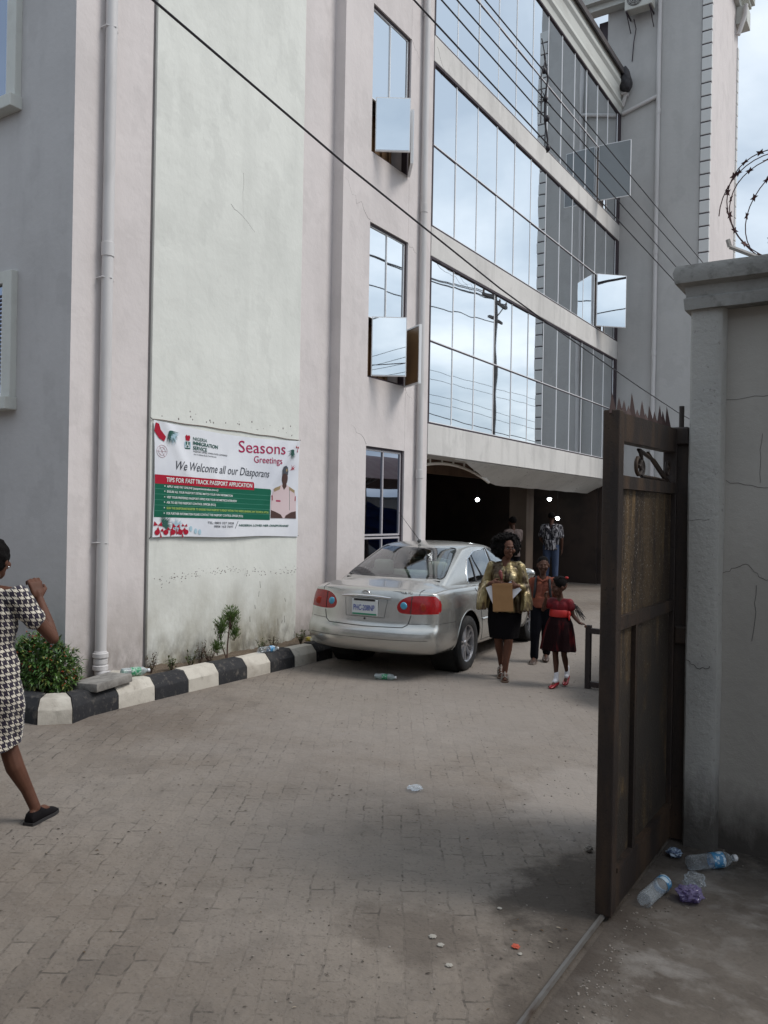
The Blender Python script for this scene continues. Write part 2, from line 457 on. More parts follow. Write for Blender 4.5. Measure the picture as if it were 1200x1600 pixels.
for i, (o_, n_, c) in enumerate(segs):
    bm = B()
    j = rng.uniform(-.006, .006)
    rings = []
    m_ = len(o_)
    for k in range(m_):
        a, b = Vector((*o_[k], 0)), Vector((*n_[k], 0))
        if k in (0, m_ - 1):                       # hairline gap to the neighbour
            nb = Vector((*o_[1 if k == 0 else m_ - 2], 0)); dn = (nb - a).normalized() * .004
            a = a + dn; b = b + dn
        d = (b - a).normalized(); wd = (b - a).length
        H_ = .205 + j
        prof = [(0, -.02), (.005, .115 + j), (.012, .128 + j), (.075, H_ - .006), (.09, H_), (wd - .012, H_), (wd, H_ - .012), (wd, -.02)]
        rings.append([a + d * u + Vector((0, 0, z)) for u, z in prof])
    if m_ == 2:
        n_sub = 5
        rings = [[p0.lerp(p1, q / n_sub) + Vector((rng.uniform(-.002, .002), rng.uniform(-.001, .001), rng.uniform(-.0025, .0025))) for p0, p1 in zip(rings[0], rings[1])] for q in range(n_sub + 1)]
    ring_loft(bm, rings)
    o = build(bm, 'kerb_stone', KW if c == 'w' else KB, smooth=25)
    lab = special.get(i, ('white' if c == 'w' else 'black') + (' kerb block farther along behind the silver car, number ' if i < 4 else ' kerb block at the far left behind the houndstooth woman, '))
    if i < 4: lab = ('white' if c == 'w' else 'black') + ' kerb block hidden between the silver car and the wall'
    if i > 14: lab = ('white' if c == 'w' else 'black') + ' kerb block at the left edge of the picture'
    tag(o, lab, 'kerb stone', 'black and white kerb blocks along the wall')

# ------------------------------------------------------------------ main office building
bld = thing('office_building', 'tall pale grey office block with mirrored window bands above a dark open entrance hall', 'building', (-6.6, 4.9, 0))
def W(name, bm, m, smooth=0, parent=None): return build(bm, name, m, parent or bld, world=True, smooth=smooth)
HT = 13.3
bm = B()
box(bm, -11, -6.64, 4.83, 8.92, -.1, 17)
box(bm, -30, -11.0, 4.83, 8.92, -.1, 17)
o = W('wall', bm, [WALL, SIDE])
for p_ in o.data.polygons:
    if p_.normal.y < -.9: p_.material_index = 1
bm = B(); box(bm, -6.66, -6.60, 5.78, 8.22, -.1, 16.9, bev=.006); W('wall_panel', bm, PANEL)
# wall bay with three punched windows over a ground-floor one
wz = [(0.45, 2.74), (3.72, 5.93), (6.93, 9.04), (10.1, 12.2)]
bm = B()
box(bm, -7.0, -6.47, 8.915, 9.58, -.1, HT)
box(bm, -7.0, -6.47, 10.63, 11.32, -.1, HT)
zz = [-.1] + [v for p_ in wz for v in p_] + [HT]
for a, b in zip(zz[0::2], zz[1::2]): box(bm, -7.0, -6.472, 9.58, 10.63, a, b)
W('wall', bm, WALL)
bm = B()
for a, b in ((2.74, 3.23), (5.92, 6.39), (9.04, 9.45)): box(bm, -7.0, -6.455, 11.322, 21.3, a, b, bev=.008)
W('slab_band', bm, BAND)
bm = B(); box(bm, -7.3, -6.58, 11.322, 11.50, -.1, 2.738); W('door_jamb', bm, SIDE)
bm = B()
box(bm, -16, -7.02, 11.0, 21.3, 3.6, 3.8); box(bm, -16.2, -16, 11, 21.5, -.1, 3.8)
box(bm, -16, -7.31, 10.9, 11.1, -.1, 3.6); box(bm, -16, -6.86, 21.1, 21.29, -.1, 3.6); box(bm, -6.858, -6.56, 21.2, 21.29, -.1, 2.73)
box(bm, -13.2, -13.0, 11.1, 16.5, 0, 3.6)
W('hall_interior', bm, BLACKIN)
bm = B(); box(bm, -16, -7.0, 8.92, 21.3, 3.85, 13.2); box(bm, -16, -7.02, 8.92, 11.2, -.1, 3.8); W('core_wall', bm, SIDE)
# ceiling board hanging at an angle behind the lintel
SOFF = mat('hanging_ceiling_board', (.74, .74, .72), .8, spots=[(1.2, 5, .45, .7, (.60, .60, .58), .8), (16, 4, .62, .72, (.12, .12, .11), .8)])
bm = B()
top = [(-6.50, 12.35 + 9.0 * i / 24, 2.735) for i in range(25)]
bot = []
for i in range(25):
    y = top[i][1]
    f = min(1, max(0.02, (y - 12.6) / 2.6))
    wob = .006 * math.sin(i * 1.9)
    bot.append((-6.50 - .64 * f, y + .02, 2.735 - .335 * f + wob))
for k in range(24):
    quad(bm, top[k], top[k + 1], bot[k + 1], bot[k])
bmesh.ops.remove_doubles(bm, verts=bm.verts, dist=.0005)
bmesh.ops.solidify(bm, geom=bm.faces[:], thickness=.012)
W('ceiling_board', bm, SOFF)
# rusty columns in the hall
COLM = mat('hall_column_paint', (.15, .112, .085), .85, spots=[((3, 3, 1), 5, .42, .66, (.09, .06, .045), .8)])
for x, y in ((-8.1, 19.0), (-11.5, 14.5), (-11.5, 19.0)):
    bm = B(); box(bm, x - .23, x + .23, y - .23, y + .23, 0, 3.6, bev=.01); W('column', bm, COLM)
# white bent truss arch under the hall roof
TRW = mat('white_truss_paint', (.78, .74, .68), .6)
bm = B()
pa, pb = [], []
for i in range(15):
    f = i / 14; y = 11.6 + 3.0 * f
    zt = 2.36 + .32 * (1 - (2 * f - .85) ** 2 * .62)
    pa.append((-6.93, y, zt)); pb.append((-6.93, y, zt + .15 * (1 - abs(2 * f - 1) ** 3)))
tube(bm, pa, .026, 8); tube(bm, pb, .024, 8)
for i in range(1, 14, 2): tube(bm, [pa[i], pb[i]], .02, 6)
W('roof_truss', bm, TRW, 50)
TERRA = mat('hall_gable_board', (.21, .13, .085), .9, spots=[((2, 2, 2), 4, .4, .7, (.11, .07, .05), .8)])
bm = B(); box(bm, -8.2, -8.1, 11.2, 17.0, 2.60, 3.6); W('gable_board', bm, TERRA)
# cornice and roof edge
prof = [(-7.2, 12.36), (-6.46, 12.36), (-6.44, 12.50), (-6.39, 12.56), (-6.39, 12.62), (-6.42, 12.68), (-6.40, 12.92), (-6.35, 12.99), (-6.34, 13.06), (-6.37, 13.07), (-6.37, 13.26), (-7.2, 13.26)]
bm = B(); ring_loft(bm, [[(x, 8.6, z) for x, z in prof], [(x, 21.28, z) for x, z in prof]]); W('cornice', bm, CORN)
bm = B(); box(bm, -16, -6.31, 8.5, 21.25, 13.27, 13.36)
box(bm, -6.31, -6.27, 8.5, 21.0, 13.2, 13.34)
W('roof', bm, ROOFM)
bm = B()
tube(bm, [(-6.36, 21.10, 13.0), (-6.30, 21.12, 12.82), (-6.42, 21.2, 12.55)], .055, 10); box(bm, -6.42, -6.26, 21.02, 21.26, 12.78, 12.86, bev=.01)
W('gutter_outlet', bm, PIPE, 40)

# mirrored curtain glazing, one band per storey
def pane_quad(bm, y0, y1, z0, z1, x, amp=.0035):
    a, b, c = rng.uniform(-amp, amp), rng.uniform(-amp, amp), rng.uniform(-amp, amp) * .6
    quad(bm, (x + a, y0, z0), (x + b, y1, z0), (x + b + c, y1, z1), (x + a + c, y0, z1))
ny, Y0, Y1 = 12, 11.36, 21.08
st = (Y1 - Y0) / ny
def sash(parent, hinge, direction, angle, width, z0, z1, inner_m, outer_m, depth=.04):
    """an opened casement: hinge (x, y), closed direction +1/-1 along Y, angle from closed"""
    a = rad(angle)
    u = Vector((math.sin(a), direction * math.cos(a), 0)); n = Vector((math.cos(a), -direction * math.sin(a), 0))
    h = Vector((hinge[0], hinge[1], 0))
    def L(s_, d_, z): return h + u * s_ + n * d_ + Vector((0, 0, z))
    bm = B(); fw = .022
    for s0, s1, za, zb in ((0, fw, z0, z1), (width - fw, width, z0, z1), (fw, width - fw, z0, z0 + fw), (fw, width - fw, z1 - fw, z1)):
        v0 = [L(s_, d_, z) for z in (za, zb) for d_ in (-depth / 2, depth / 2) for s_ in (s0, s1)]
        vs = [bm.verts.new(p) for p in v0]
        for q in ((0, 2, 3, 1), (4, 5, 7, 6), (0, 1, 5, 4), (2, 6, 7, 3), (0, 4, 6, 2), (1, 3, 7, 5)): bm.faces.new([vs[i] for i in q])
    s = W('sash', bm, ALU, parent=parent)
    def pan(dd, mm, nm):
        bm = B()
        v0 = [L(s_, d_, z) for z in (z0 + .015, z1 - .015) for d_ in (dd - .003, dd + .003) for s_ in (.012, width - .012)]
        vs = [bm.verts.new(p) for p in v0]
        for q in ((0, 2, 3, 1), (4, 5, 7, 6), (0, 1, 5, 4), (2, 6, 7, 3), (0, 4, 6, 2), (1, 3, 7, 5)): bm.faces.new([vs[i] for i in q])
        W(nm, bm, mm, parent=parent)
    pan(depth / 2 + .001, outer_m, 'sash_pane'); pan(-depth / 2 + .012, inner_m, 'sash_lining')
open_at = {(2, 10): ('lo', 86), (1, 10): ('lo', 47)}
for fl, (z0, zm, z1) in enumerate(((3.23, 4.58, 5.92), (6.39, 7.73, 9.04), (9.45, 10.86, 12.36))):
    bm = B()
    box(bm, -6.52, -6.462, 11.322, Y1 + .24, z1 - .035, z1 - .001); box(bm, -6.52, -6.462, 11.322, Y1 + .24, z0 + .001, z0 + .03)
    box(bm, -6.52, -6.462, 11.322, 11.36, z0 + .03, z1 - .035); box(bm, -6.52, -6.462, Y1, Y1 + .22, z0 + .03, z1 - .035)
    fr = W('curtain_window', bm, DKFR)
    bm = B(); box(bm, -6.515, -6.486, Y0, Y1, zm - .022, zm - .002, mi=0); W('dark_transom', bm, DKFR, parent=fr)
    bm = B()
    box(bm, -6.51, -6.484, Y0, Y1, zm, zm + .014)
    for i in range(ny + 1):
        y = Y0 + i * st
        box(bm, -6.51, -6.487, y - .010, y + .010, z0 + .045, zm - .024); box(bm, -6.51, -6.487, y - .010, y + .010, zm + .015, z1 - .036)
    box(bm, -6.51, -6.470, Y0, Y1, z0 + .031, z0 + .044)
    W('mullions', bm, ALU, parent=fr)
    bm = B()
    for i in range(ny):
        y = Y0 + i * st
        if (fl, i) not in open_at: pane_quad(bm, y, y + st, z0, zm - .01, -6.495)
        pane_quad(bm, y, y + st, zm, z1, -6.495)
    W('glass', bm, GLASS, parent=fr)
    for (f2, i), (_, ang) in open_at.items():
        if f2 != fl: continue
        y = Y0 + i * st
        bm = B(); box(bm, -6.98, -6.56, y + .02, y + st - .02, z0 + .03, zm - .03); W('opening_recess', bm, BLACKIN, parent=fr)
        sash(fr, (-6.445, y + .03), 1, ang, st - .04, z0 + .05, zm - .01, BROWNIN, GLASS if ang < 60 else DULLG)
# punched windows
ALU2 = mat('greyed_aluminium', (.42, .40, .42), .5)
for k, (z0, z1) in enumerate(wz):
    y0, y1, ym = 9.60, 10.61, 10.105
    bm = B()
    box(bm, -6.60, -6.50, 9.582, 9.61, z0, z1); box(bm, -6.60, -6.50, 10.60, 10.628, z0, z1)
    box(bm, -6.60, -6.50, 9.61, 10.60, z1 - .03, z1); box(bm, -6.60, -6.50, 9.61, 10.60, z0, z0 + .03)
    fr = W('window', bm, DKFR)
    zt = [1.45, 4.59, 7.72, 10.88][k]
    bm = B()
    fw = .026 if k == 0 else .013
    xf = -6.514
    za, zb = (zt, z1 - .03)
    for y in (9.61 + fw / 2, ym, 10.60 - fw / 2): box(bm, xf - .03, xf, y - fw / 2, y + fw / 2, za + fw, zb - fw)
    box(bm, xf - .03, xf, 9.61, 10.60, za, za + fw); box(bm, xf - .03, xf, 9.61, 10.60, zb - fw, zb)
    if k == 0:
        for y in (9.61 + fw / 2, ym, 10.60 - fw / 2): box(bm, xf - .03, xf, y - fw / 2, y + fw / 2, z0 + .03 + fw, zt - .02 - fw)
        box(bm, xf - .03, xf, 9.61, 10.60, zt - .02 - fw, zt - .02); box(bm, xf - .03, xf, 9.61, 10.60, z0 + .03, z0 + .03 + fw)
    W('frame', bm, ALU2 if k == 0 else ALU, parent=fr)
    bm = B()
    pane_quad(bm, 9.61, ym, za, zb, -6.530, .002); pane_quad(bm, ym, 10.60, za, zb, -6.525, .002)
    if k == 0: pane_quad(bm, 9.61, ym, z0, zt, -6.530, .002); pane_quad(bm, ym, 10.6, z0, zt, -6.525, .002)
    W('glass', bm, GLASS2 if k == 0 else GLASS, parent=fr)
    if k > 0:
        bm = B(); box(bm, -6.98, -6.80, 9.62, 10.59, z0 + .03, zt); box(bm, -6.80, -6.60, 9.62, 10.59, z0 + .0305, z0 + .036)
        for q in range(5): box(bm, -6.80, -6.76, 9.7 + q * .2, 9.76 + q * .2, z0 + .04, zt)
        W('opening_recess', bm, BROWNIN, parent=fr)
        sash(fr, (-6.455, 9.65), 1, 56, .50, z0 + .02, zt - .005, BROWNIN, GLASS)
        sash(fr, (-6.455, 10.585), -1, {1: 57, 2: 36, 3: 30}[k], .50, z0 - .02, zt - .02, BROWNIN, GLASS)
# windows on the grey side wall
for z0, z1 in ((5.89, 7.2), (2.90, 4.02)):
    xr, xl = -7.64, -9.1
    bm = B()
    box(bm, xr, -7.49, 4.76, 4.832, z0 - .02, z1 + .12, bev=.005); box(bm, xl - .15, xl, 4.76, 4.832, z0 - .02, z1 + .12, bev=.005)
    box(bm, xl, xr, 4.762, 4.832, z1 + .002, z1 + .12)
    fr = W('window', bm, TRIM)
    bm = B(); box(bm, xl - .17, -7.47, 4.70, 4.832, z0 - .15, z0 - .022, bev=.008); W('sill', bm, TRIM, parent=fr)
    bm = B()
    for x in (xr - .02, (xl + xr) / 2, xl + .02): box(bm, x - .02, x + .02, 4.785, 4.815, z0, z1)
    box(bm, xl, xr, 4.787, 4.817, z0 - .019, z0 + .03)
    W('frame', bm, ALU, parent=fr)
    bm = B(); quad(bm, (xl, 4.806, z0), (xr, 4.806, z0), (xr, 4.806, z1), (xl, 4.806, z1)); W('glass', bm, GLASS2, parent=fr)
    if z0 < 3:
        bm = B()
        for q in range(22): box(bm, xl + .06, xr - .05, 4.79, 4.80, z0 + .12 + q * .042, z0 + .135 + q * .042)
        W('louvre', bm, DKFR, parent=fr)
# pipes down the facade
def drainpipe(pts, r, joints, parent=bld, shoe=False, m=PIPE):
    bm = B(); tube(bm, pts, r, 14)
    for (x, y, z) in joints:
        lathe(bm, [(r, -.07), (r + .008, -.065), (r + .008, .065), (r, .07)], (x, y, z), 14, cap=False)
    return W('drainpipe', bm, m, 50, parent=parent)
pf = drainpipe([(-6.565, 5.175, 17), (-6.565, 5.175, .25)], .055, [(-6.565, 5.175, .33), (-6.565, 5.175, 4.3)])
for z in (6.45, 4.02, 1.45):
    bm = B(); tube(bm, [(-6.64, 5.11, z), (-6.56, 5.11, z + .004), (-6.508, 5.175, z), (-6.56, 5.24, z - .01), (-6.64, 5.27, z - .04)], .008, 6)
    W('pipe_clip', bm, PIPE, 50, parent=pf)
bm = B()
for z, rr in ((.36, .075), (.30, .068), (.24, .075)): lathe(bm, [(rr - .01, -.025), (rr, -.02), (rr, .02), (rr - .01, .025)], (-6.565, 5.175, z), 16)
tube(bm, [(-6.565, 5.175, .25), (-6.56, 5.17, .19), (-6.50, 5.17, .16), (-6.43, 5.19, .165)], .058, 14)
W('pipe_shoe', bm, PIPE, 50, parent=pf)
drainpipe([(-6.40, 10.97, 13.2), (-6.40, 10.97, -.05)], .05, [(-6.40, 10.97, 6.55), (-6.40, 10.97, 9.6), (-6.40, 10.97, 2.4)])
bm = B(); box(bm, -6.655, -6.632, 5.762, 5.779, 0, 17); W('panel_edge_shade', bm, mat('panel_edge_shade_paint', (.16, .15, .15), .9))  # dark strip painting in the shade on the panel's edge return
# cracks at the window heads
CRK = mat('plaster_crack', (.20, .18, .17), .95)
def crack(p0, p1, x, seed, amp=.05, n=9, r=.0035):
    r_ = random.Random(seed); bm = B(); pts = []
    for i in range(n):
        f = i / (n - 1); a = amp * (0 if i in (0, n - 1) else 1)
        pts.append((x, p0[0] + (p1[0] - p0[0]) * f + r_.uniform(-a, a) * .5, p0[1] + (p1[1] - p0[1]) * f + r_.uniform(-a, a)))
    tube(bm, pts, [r * (1 - .6 * i / (n - 1)) for i in range(n)], 5); W('crack', bm, CRK)
crack((9.58, 5.95), (8.95, 6.33), -6.471, 1, .08)
crack((10.62, 5.93), (10.95, 5.80), -6.471, 2, .04, 6)
crack((10.62, 9.04), (10.92, 8.85), -6.471, 3, .04, 6)
crack((10.62, 3.7), (10.9, 3.45), -6.471, 4, .04, 6, .0025)
crack((9.58, 2.76), (9.2, 3.0), -6.471, 5, .04, 6)
crack((6.9, 5.32), (7.32, 5.12), -6.6005, 6, .03, 8, .003)
crack((7.1, 5.75), (7.12, 5.22), -6.6005, 7, .03, 8, .002)
crack((11.5, 5.9), (13.3, 5.72), -6.4555, 8, .05, 14)
crack((11.4, 9.3), (11.7, 8.98), -6.4555, 9, .05, 6)
# ------------------------------------------------------------------ stair tower
tw = thing('stair_tower', 'plain grey tower wing with white corner blocks, right of the mirrored facade', 'building', (-5.6, 23, 0))
bm = B(); box(bm, -6.86, -4.25, 21.3, 24.95, -.1, 16.3)
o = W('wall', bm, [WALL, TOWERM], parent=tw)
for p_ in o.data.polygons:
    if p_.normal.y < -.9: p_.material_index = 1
bm = B()
for q in range(46):
    z = .3 + q * .325
    jx = rng.uniform(-.006, .006)
    v = box(bm, -4.455, -4.215 + jx, 21.255, 21.36, z, z + .295, bev=.014)
W('corner_blocks', bm, QUOIN, parent=tw)
bm = B()
for q in range(46): box(bm, -4.30, -4.215, 24.80, 24.985, .3 + q * .325, .595 + q * .325, bev=.012)
W('corner_blocks', bm, QUOIN, parent=tw)
bm = B(); box(bm, -4.46, -4.225, 21.27, 21.35, .2, 15.1); W('block_joints', bm, DKFR, parent=tw)
bm = B()
for d, za, zb in ((.12, 15.1, 15.3), (.3, 15.3, 15.42), (.38, 15.42, 15.72), (.55, 15.72, 15.86), (.6, 15.86, 16.1)):
    box(bm, -6.86 - d, -4.25 + d, 21.3 - d, 24.95 + d, za + 1.15, zb + 1.149)
W('cornice', bm, CORN, parent=tw)
bm = B(); box(bm, -7.5, -6.3, 21.0, 21.295, 15.15, 15.3); box(bm, -7.6, -6.3, 20.85, 21.295, 15.301, 15.6); W('eave', bm, CORN, parent=tw)
bm = B(); box(bm, -7.5, -3.6, 20.65, 25.6, 17.26, 17.36); W('roof', bm, ROOFM, parent=tw)
bm = B(); box(bm, -7.16, -6.862, 21.5, 21.9, 14.35, 15.09); box(bm, -7.05, -6.862, 21.4, 21.5, 14.5, 14.9); W('eave_shade_block', bm, DKFR, parent=tw)  # dark boxes stand in for the shading under the eave
bm = B(); box(bm, -4.245, -3.95, 24.55, 25.1, 15.75, 16.24, bev=.01)
W('eave_block', bm, CORN, parent=tw)
drainpipe([(-5.50, 21.24, 15.1), (-5.50, 21.24, 0)], .055, [(-5.50, 21.24, 12.2), (-5.50, 21.24, 8.6), (-5.5, 21.24, 6.0)], parent=tw)
drainpipe([(-6.42, 21.24, 12.36), (-5.50, 21.235, 12.60)], .05, [], parent=tw)
drainpipe([(-3.98, 24.5, 16.2), (-4.0, 24.5, 15.9), (-4.17, 24.5, 15.4)], .06, [], parent=tw)
ac = thing('air_conditioner', 'white air conditioner outdoor unit on a bracket high on the stair tower', 'air conditioner', (-5.92, 21.0, 14.9))
bm = B(); box(bm, -6.30, -5.60, 20.86, 21.16, 14.82, 15.36, bev=.02); W('casing', bm, mat('ac_casing', (.52, .52, .48), .5, spots=[(6, 4, .5, .7, (.36, .34, .3), .6)]), parent=ac)
bm = B()
for r in (.05, .09, .13, .17, .20): tube(bm, [(-6.03 + r * math.cos(a * PI / 12), 20.85, 15.09 + r * math.sin(a * PI / 12)) for a in range(24)], .006, 5, closed=True)
for a in range(8): tube(bm, [(-6.03, 20.848, 15.09), (-6.03 + .2 * math.cos(a * PI / 4), 20.848, 15.09 + .2 * math.sin(a * PI / 4))], .005, 5)
W('fan_grille', bm, DKFR, parent=ac)
for x in (-6.25, -5.66): bm = B(); box(bm, x - .015, x + .015, 20.84, 21.29, 14.76, 14.80); tube(bm, [(x, 20.88, 14.77), (x, 21.29, 14.45)], .012, 6); W('bracket', bm, DKFR, parent=ac)
bm = B(); tube(bm, [(-6.15, 21.2, 14.75), (-6.1, 21.24, 14.5), (-6.16, 21.27, 14.2), (-6.2, 21.28, 13.7)], .012, 6); W('drain_hose', bm, DKFR, parent=ac)
# black sheeting bundled at the end of the roof
bm = B(); ball(bm, (-6.30, 21.0, 13.12), .33, 24, 18, (.55, .5, 1.05))
for v in bm.verts: v.co += Vector((1, .6, .5)) * .10 * mnoise.noise(Vector((v.co.x * 5, v.co.y * 5, v.co.z * 2.2))) + Vector((.25, 0, 0)) * max(0, 13.2 - v.co.z) * .6
tag(build(bm, 'black_sheeting', mat('black_sheet', (.022, .02, .024), .6, bump=[(9, .8, .05)]), smooth=50), 'crumpled black sheeting hanging over the end of the roof gutter', 'plastic sheet')

# ------------------------------------------------------------------ boundary wall on the right
RW = mat('rough_grey_render', (0.42, 0.395, 0.36), 0.95, spots=[
    ((.9, .9, .7), 5, .42, .68, (.34, .32, .29), .9), ((3, 3, .6), 5, .52, .75, (.24, .225, .21), .55), ((14, 14, 10), 5, .58, .78, (.31, .30, .28), .4)],
    bump=[(22, .25, .012), (150, .3, .004)])
_t, _co, _s = obj_sep(RW)
mix_in(RW, M_(_t, 'MULTIPLY', mrange(_t, M_(_t, 'ADD', _s[2], M_(_t, 'MULTIPLY', noise_s(_t, _co, (4, 4, 1.5), 5, .7), -.55)), .12, -.22), .9, True), (.035, .028, .024))
PIL = mat('pitted_pillar_paint', (0.41, 0.40, 0.375), 0.9, spots=[
    ((1.2, 1.2, .8), 5, .45, .7, (.26, .26, .255), .8), ((46, 46, 40), 3, .63, .70, (.17, .16, .15), .5)], bump=[(34, .45, .012), (110, .4, .005)])
_t, _co, _s = obj_sep(PIL)
mix_in(PIL, M_(_t, 'MULTIPLY', mrange(_t, M_(_t, 'ADD', _s[2], M_(_t, 'MULTIPLY', noise_s(_t, _co, (6, 6, 2), 5, .7), -.6)), .18, -.18), .88, True), (.04, .033, .028))
CAPM = mat('weathered_coping', (.29, .285, .27), .92, spots=[((3, 3, 3), 6, .45, .68, (.15, .145, .135), .85), ((11, 11, 11), 5, .55, .7, (.085, .08, .07), .6)], bump=[(20, .5, .015), (90, .4, .005)])
bw = thing('boundary_wall', 'rough grey boundary wall with a pitted pillar and weathered coping behind the metal gate', 'wall', (0, 4.85, 0))
bm = B(); box(bm, -.84, 5.0, 4.72, 4.92, -.1, 2.97); build(bm, 'wall_face', RW, bw, world=True)
bm = B()
prof = [(-1.005, 4.98), (-1.005, 4.65), (-.995, 4.64), (-.875, 4.64), (-.845, 4.655), (-.832, 4.69), (-.832, 4.725), (-.842, 4.98)]
rings = []
for k in range(31):
    z = -.1 + 3.05 * k / 30
    rings.append([(x + .006 * mnoise.noise(Vector((x * 9, y * 9, z * 2.2))), y + .005 * mnoise.noise(Vector((x * 9, y * 9, z * 2.2 + 9))), z) for x, y in prof])
ring_loft(bm, rings); build(bm, 'pillar', PIL, bw, world=True, smooth=40)
# moulded coping that returns round the pillar
bm = B()
cp = [(.0, 2.93), (.028, 2.93), (.034, 2.99), (.022, 3.0), (.030, 3.055), (.072, 3.07), (.082, 3.125), (.068, 3.165), (.0, 3.175)]
def cope_ring(cx, cy, dx, dy):
    return [(cx + dx * d, cy + dy * d, z) for d, z in cp]
rings = [cope_ring(-1.005, 4.98, -1, 1), cope_ring(-1.005, 4.64, -1, -1)]
n_ = 60
for k in range(1, n_ + 1):
    x = -1.005 + 6.0 * k / n_
    rings.append([(x, 4.64 - d + .004 * mnoise.noise(Vector((x * 6, z * 9, 1))), z + .005 * mnoise.noise(Vector((x * 5, z * 7, 4)))) for d, z in cp])
ring_loft(bm, rings, closed=False)
vr = [bm.verts.new((-1.005, 4.98, 3.17)), bm.verts.new((-1.005, 4.64, 3.17)), bm.verts.new((5, 4.64, 3.17)), bm.verts.new((5, 4.98, 3.17))]
bm.faces.new(vr)
vr = [bm.verts.new((-1.0, 4.98, 2.935)), bm.verts.new((-1.0, 4.645, 2.935)), bm.verts.new((5, 4.645, 2.935)), bm.verts.new((5, 4.98, 2.935))]
bm.faces.new(vr)
build(bm, 'coping', CAPM, bw, world=True, smooth=50)
CRK2 = mat('render_crack', (.10, .095, .09), .95)
def wcrack(pts, seed, r=.0013):
    r_ = random.Random(seed); bm = B(); out = []
    for a, b in zip(pts, pts[1:]):
        for k in range(7):
            f = k / 7
            out.append((a[0] + (b[0] - a[0]) * f + r_.uniform(-.006, .006), a[1], a[2] + (b[2] - a[2]) * f + r_.uniform(-.006, .006)))
    tube(bm, out, r, 5); build(bm, 'crack', CRK2, bw, world=True)
wcrack([(-.83, 4.7195, 2.44), (-.5, 4.7195, 2.47)], 1); wcrack([(-.83, 4.7195, 2.0), (-.6, 4.7195, 1.96), (-.48, 4.7195, 1.93)], 2)
wcrack([(-.83, 4.7195, 1.5), (-.72, 4.7195, 1.56), (-.62, 4.7195, 1.47), (-.5, 4.7195, 1.5)], 3); wcrack([(-.66, 4.7195, 1.45), (-.68, 4.7195, 1.1)], 4, .0016)
wcrack([(-1.0, 4.6395, 1.02), (-.93, 4.6395, .98), (-.86, 4.6395, 1.0)], 5, .002); wcrack([(-.65, 4.7195, 2.25), (-.655, 4.7195, 1.95)], 6, .0012)
wcrack([(-1.0, 4.6395, 1.79), (-.87, 4.6395, 1.79)], 7, .0014)
# razor wire coil on an angle-iron stay
rwire = thing('razor_wire', 'rusty coil of razor wire on an iron stay above the grey boundary wall', 'barbed wire', (-.4, 4.8, 3.17))
RUST = mat('rusty_wire', (.10, .045, .04), .7, .4, spots=[(30, 3, .4, .7, (.05, .03, .04), .8)])
bm = B(); pts = []
for i in range(6 * 40 + 1):
    a = i / 40 * 2 * PI
    pts.append(Vector((-.60 + .012 * (i / 40) + .012 * (i / 40) ** 2 + .02 * math.sin(i * .05) - .30 * math.cos(a) * (1 + .05 * math.sin(i * .013)), 4.80 + .06 * math.sin(a * .5) + .03 * i / 40, 3.48 + .315 * math.sin(a + .3 * math.sin(i * .03)))))
tube(bm, pts, .003, 5)
for i in range(3, len(pts) - 1, 2):
    t_ = (pts[i + 1] - pts[i - 1]).normalized(); a = t_.orthogonal().normalized(); a = Matrix.Rotation(i * 1.3, 3, t_) @ a; b = t_.cross(a)
    for s1 in (1, -1):
        vs = [bm.verts.new(pts[i] + t_ * d1 + a * s1 * d2 + b * .001) for d1, d2 in ((-.012, 0), (.012, 0), (.018, .015), (0, .008), (-.018, .015))]
        bm.faces.new(vs)
build(bm, 'coil', RUST, rwire, world=True, fix=False)
bm = B(); tube(bm, [(-.84, 4.80, 3.30), (-.60, 4.82, 3.17)], .012, 4); tube(bm, [(-.84, 4.80, 3.30), (-.85, 4.79, 3.34)], .012, 4)
build(bm, 'iron_stay', mat('stay_iron', (.33, .31, .29), .7), rwire, world=True)

# ------------------------------------------------------------------ gate leaf
RG = mat('rusty_gate_panel', (.040, .028, .020), .55, .2, spots=[
    ((7, 7, 1.2), 5, .42, .58, (.105, .070, .038), .9), ((14, 14, 1.4), 5, .54, .68, (.24, .155, .07), .8),
    ((70, 70, 50), 3, .60, .66, (.012, .010, .010), .9), ((90, 90, 90), 2, .64, .69, (.42, .39, .34), .7)], bump=[(60, .5, .006), (180, .5, .003)])
_t, _co, _s = obj_sep(RG)
mix_in(RG, M_(_t, 'MULTIPLY', mrange(_t, _s[2], 1.45, .95), mrange(_t, noise_s(_t, _co, 5, 4, .6), .3, .5), True), (.044, .036, .030))
GF = mat('gate_frame_paint', (.028, .020, .017), .6, .2, spots=[((5, 5, 1.2), 5, .46, .66, (.080, .048, .028), .85), ((60, 60, 60), 3, .62, .68, (.012, .01, .01), .8)], bump=[(70, .4, .004)])
gate = thing('gate_leaf', 'rusty dark metal gate leaf with spikes and scrollwork, standing open on its ground rail', 'gate', (-1.1, 4.1, 0))
def GP(name, bm, m, smooth=0, parent=None): return build(bm, name, m, parent or gate, world=True, smooth=smooth)
gx0, gx1 = -1.145, -1.07       # leaf thickness
gy0, gy1 = 3.585, 4.72
bm = B()
box(bm, gx0, gx1, gy0, gy0 + .075, .02, 2.275, bev=.006)
box(bm, gx0, gx1, gy1 - .06, gy1, .02, 2.27, bev=.006)
fr = GP('frame', bm, GF)
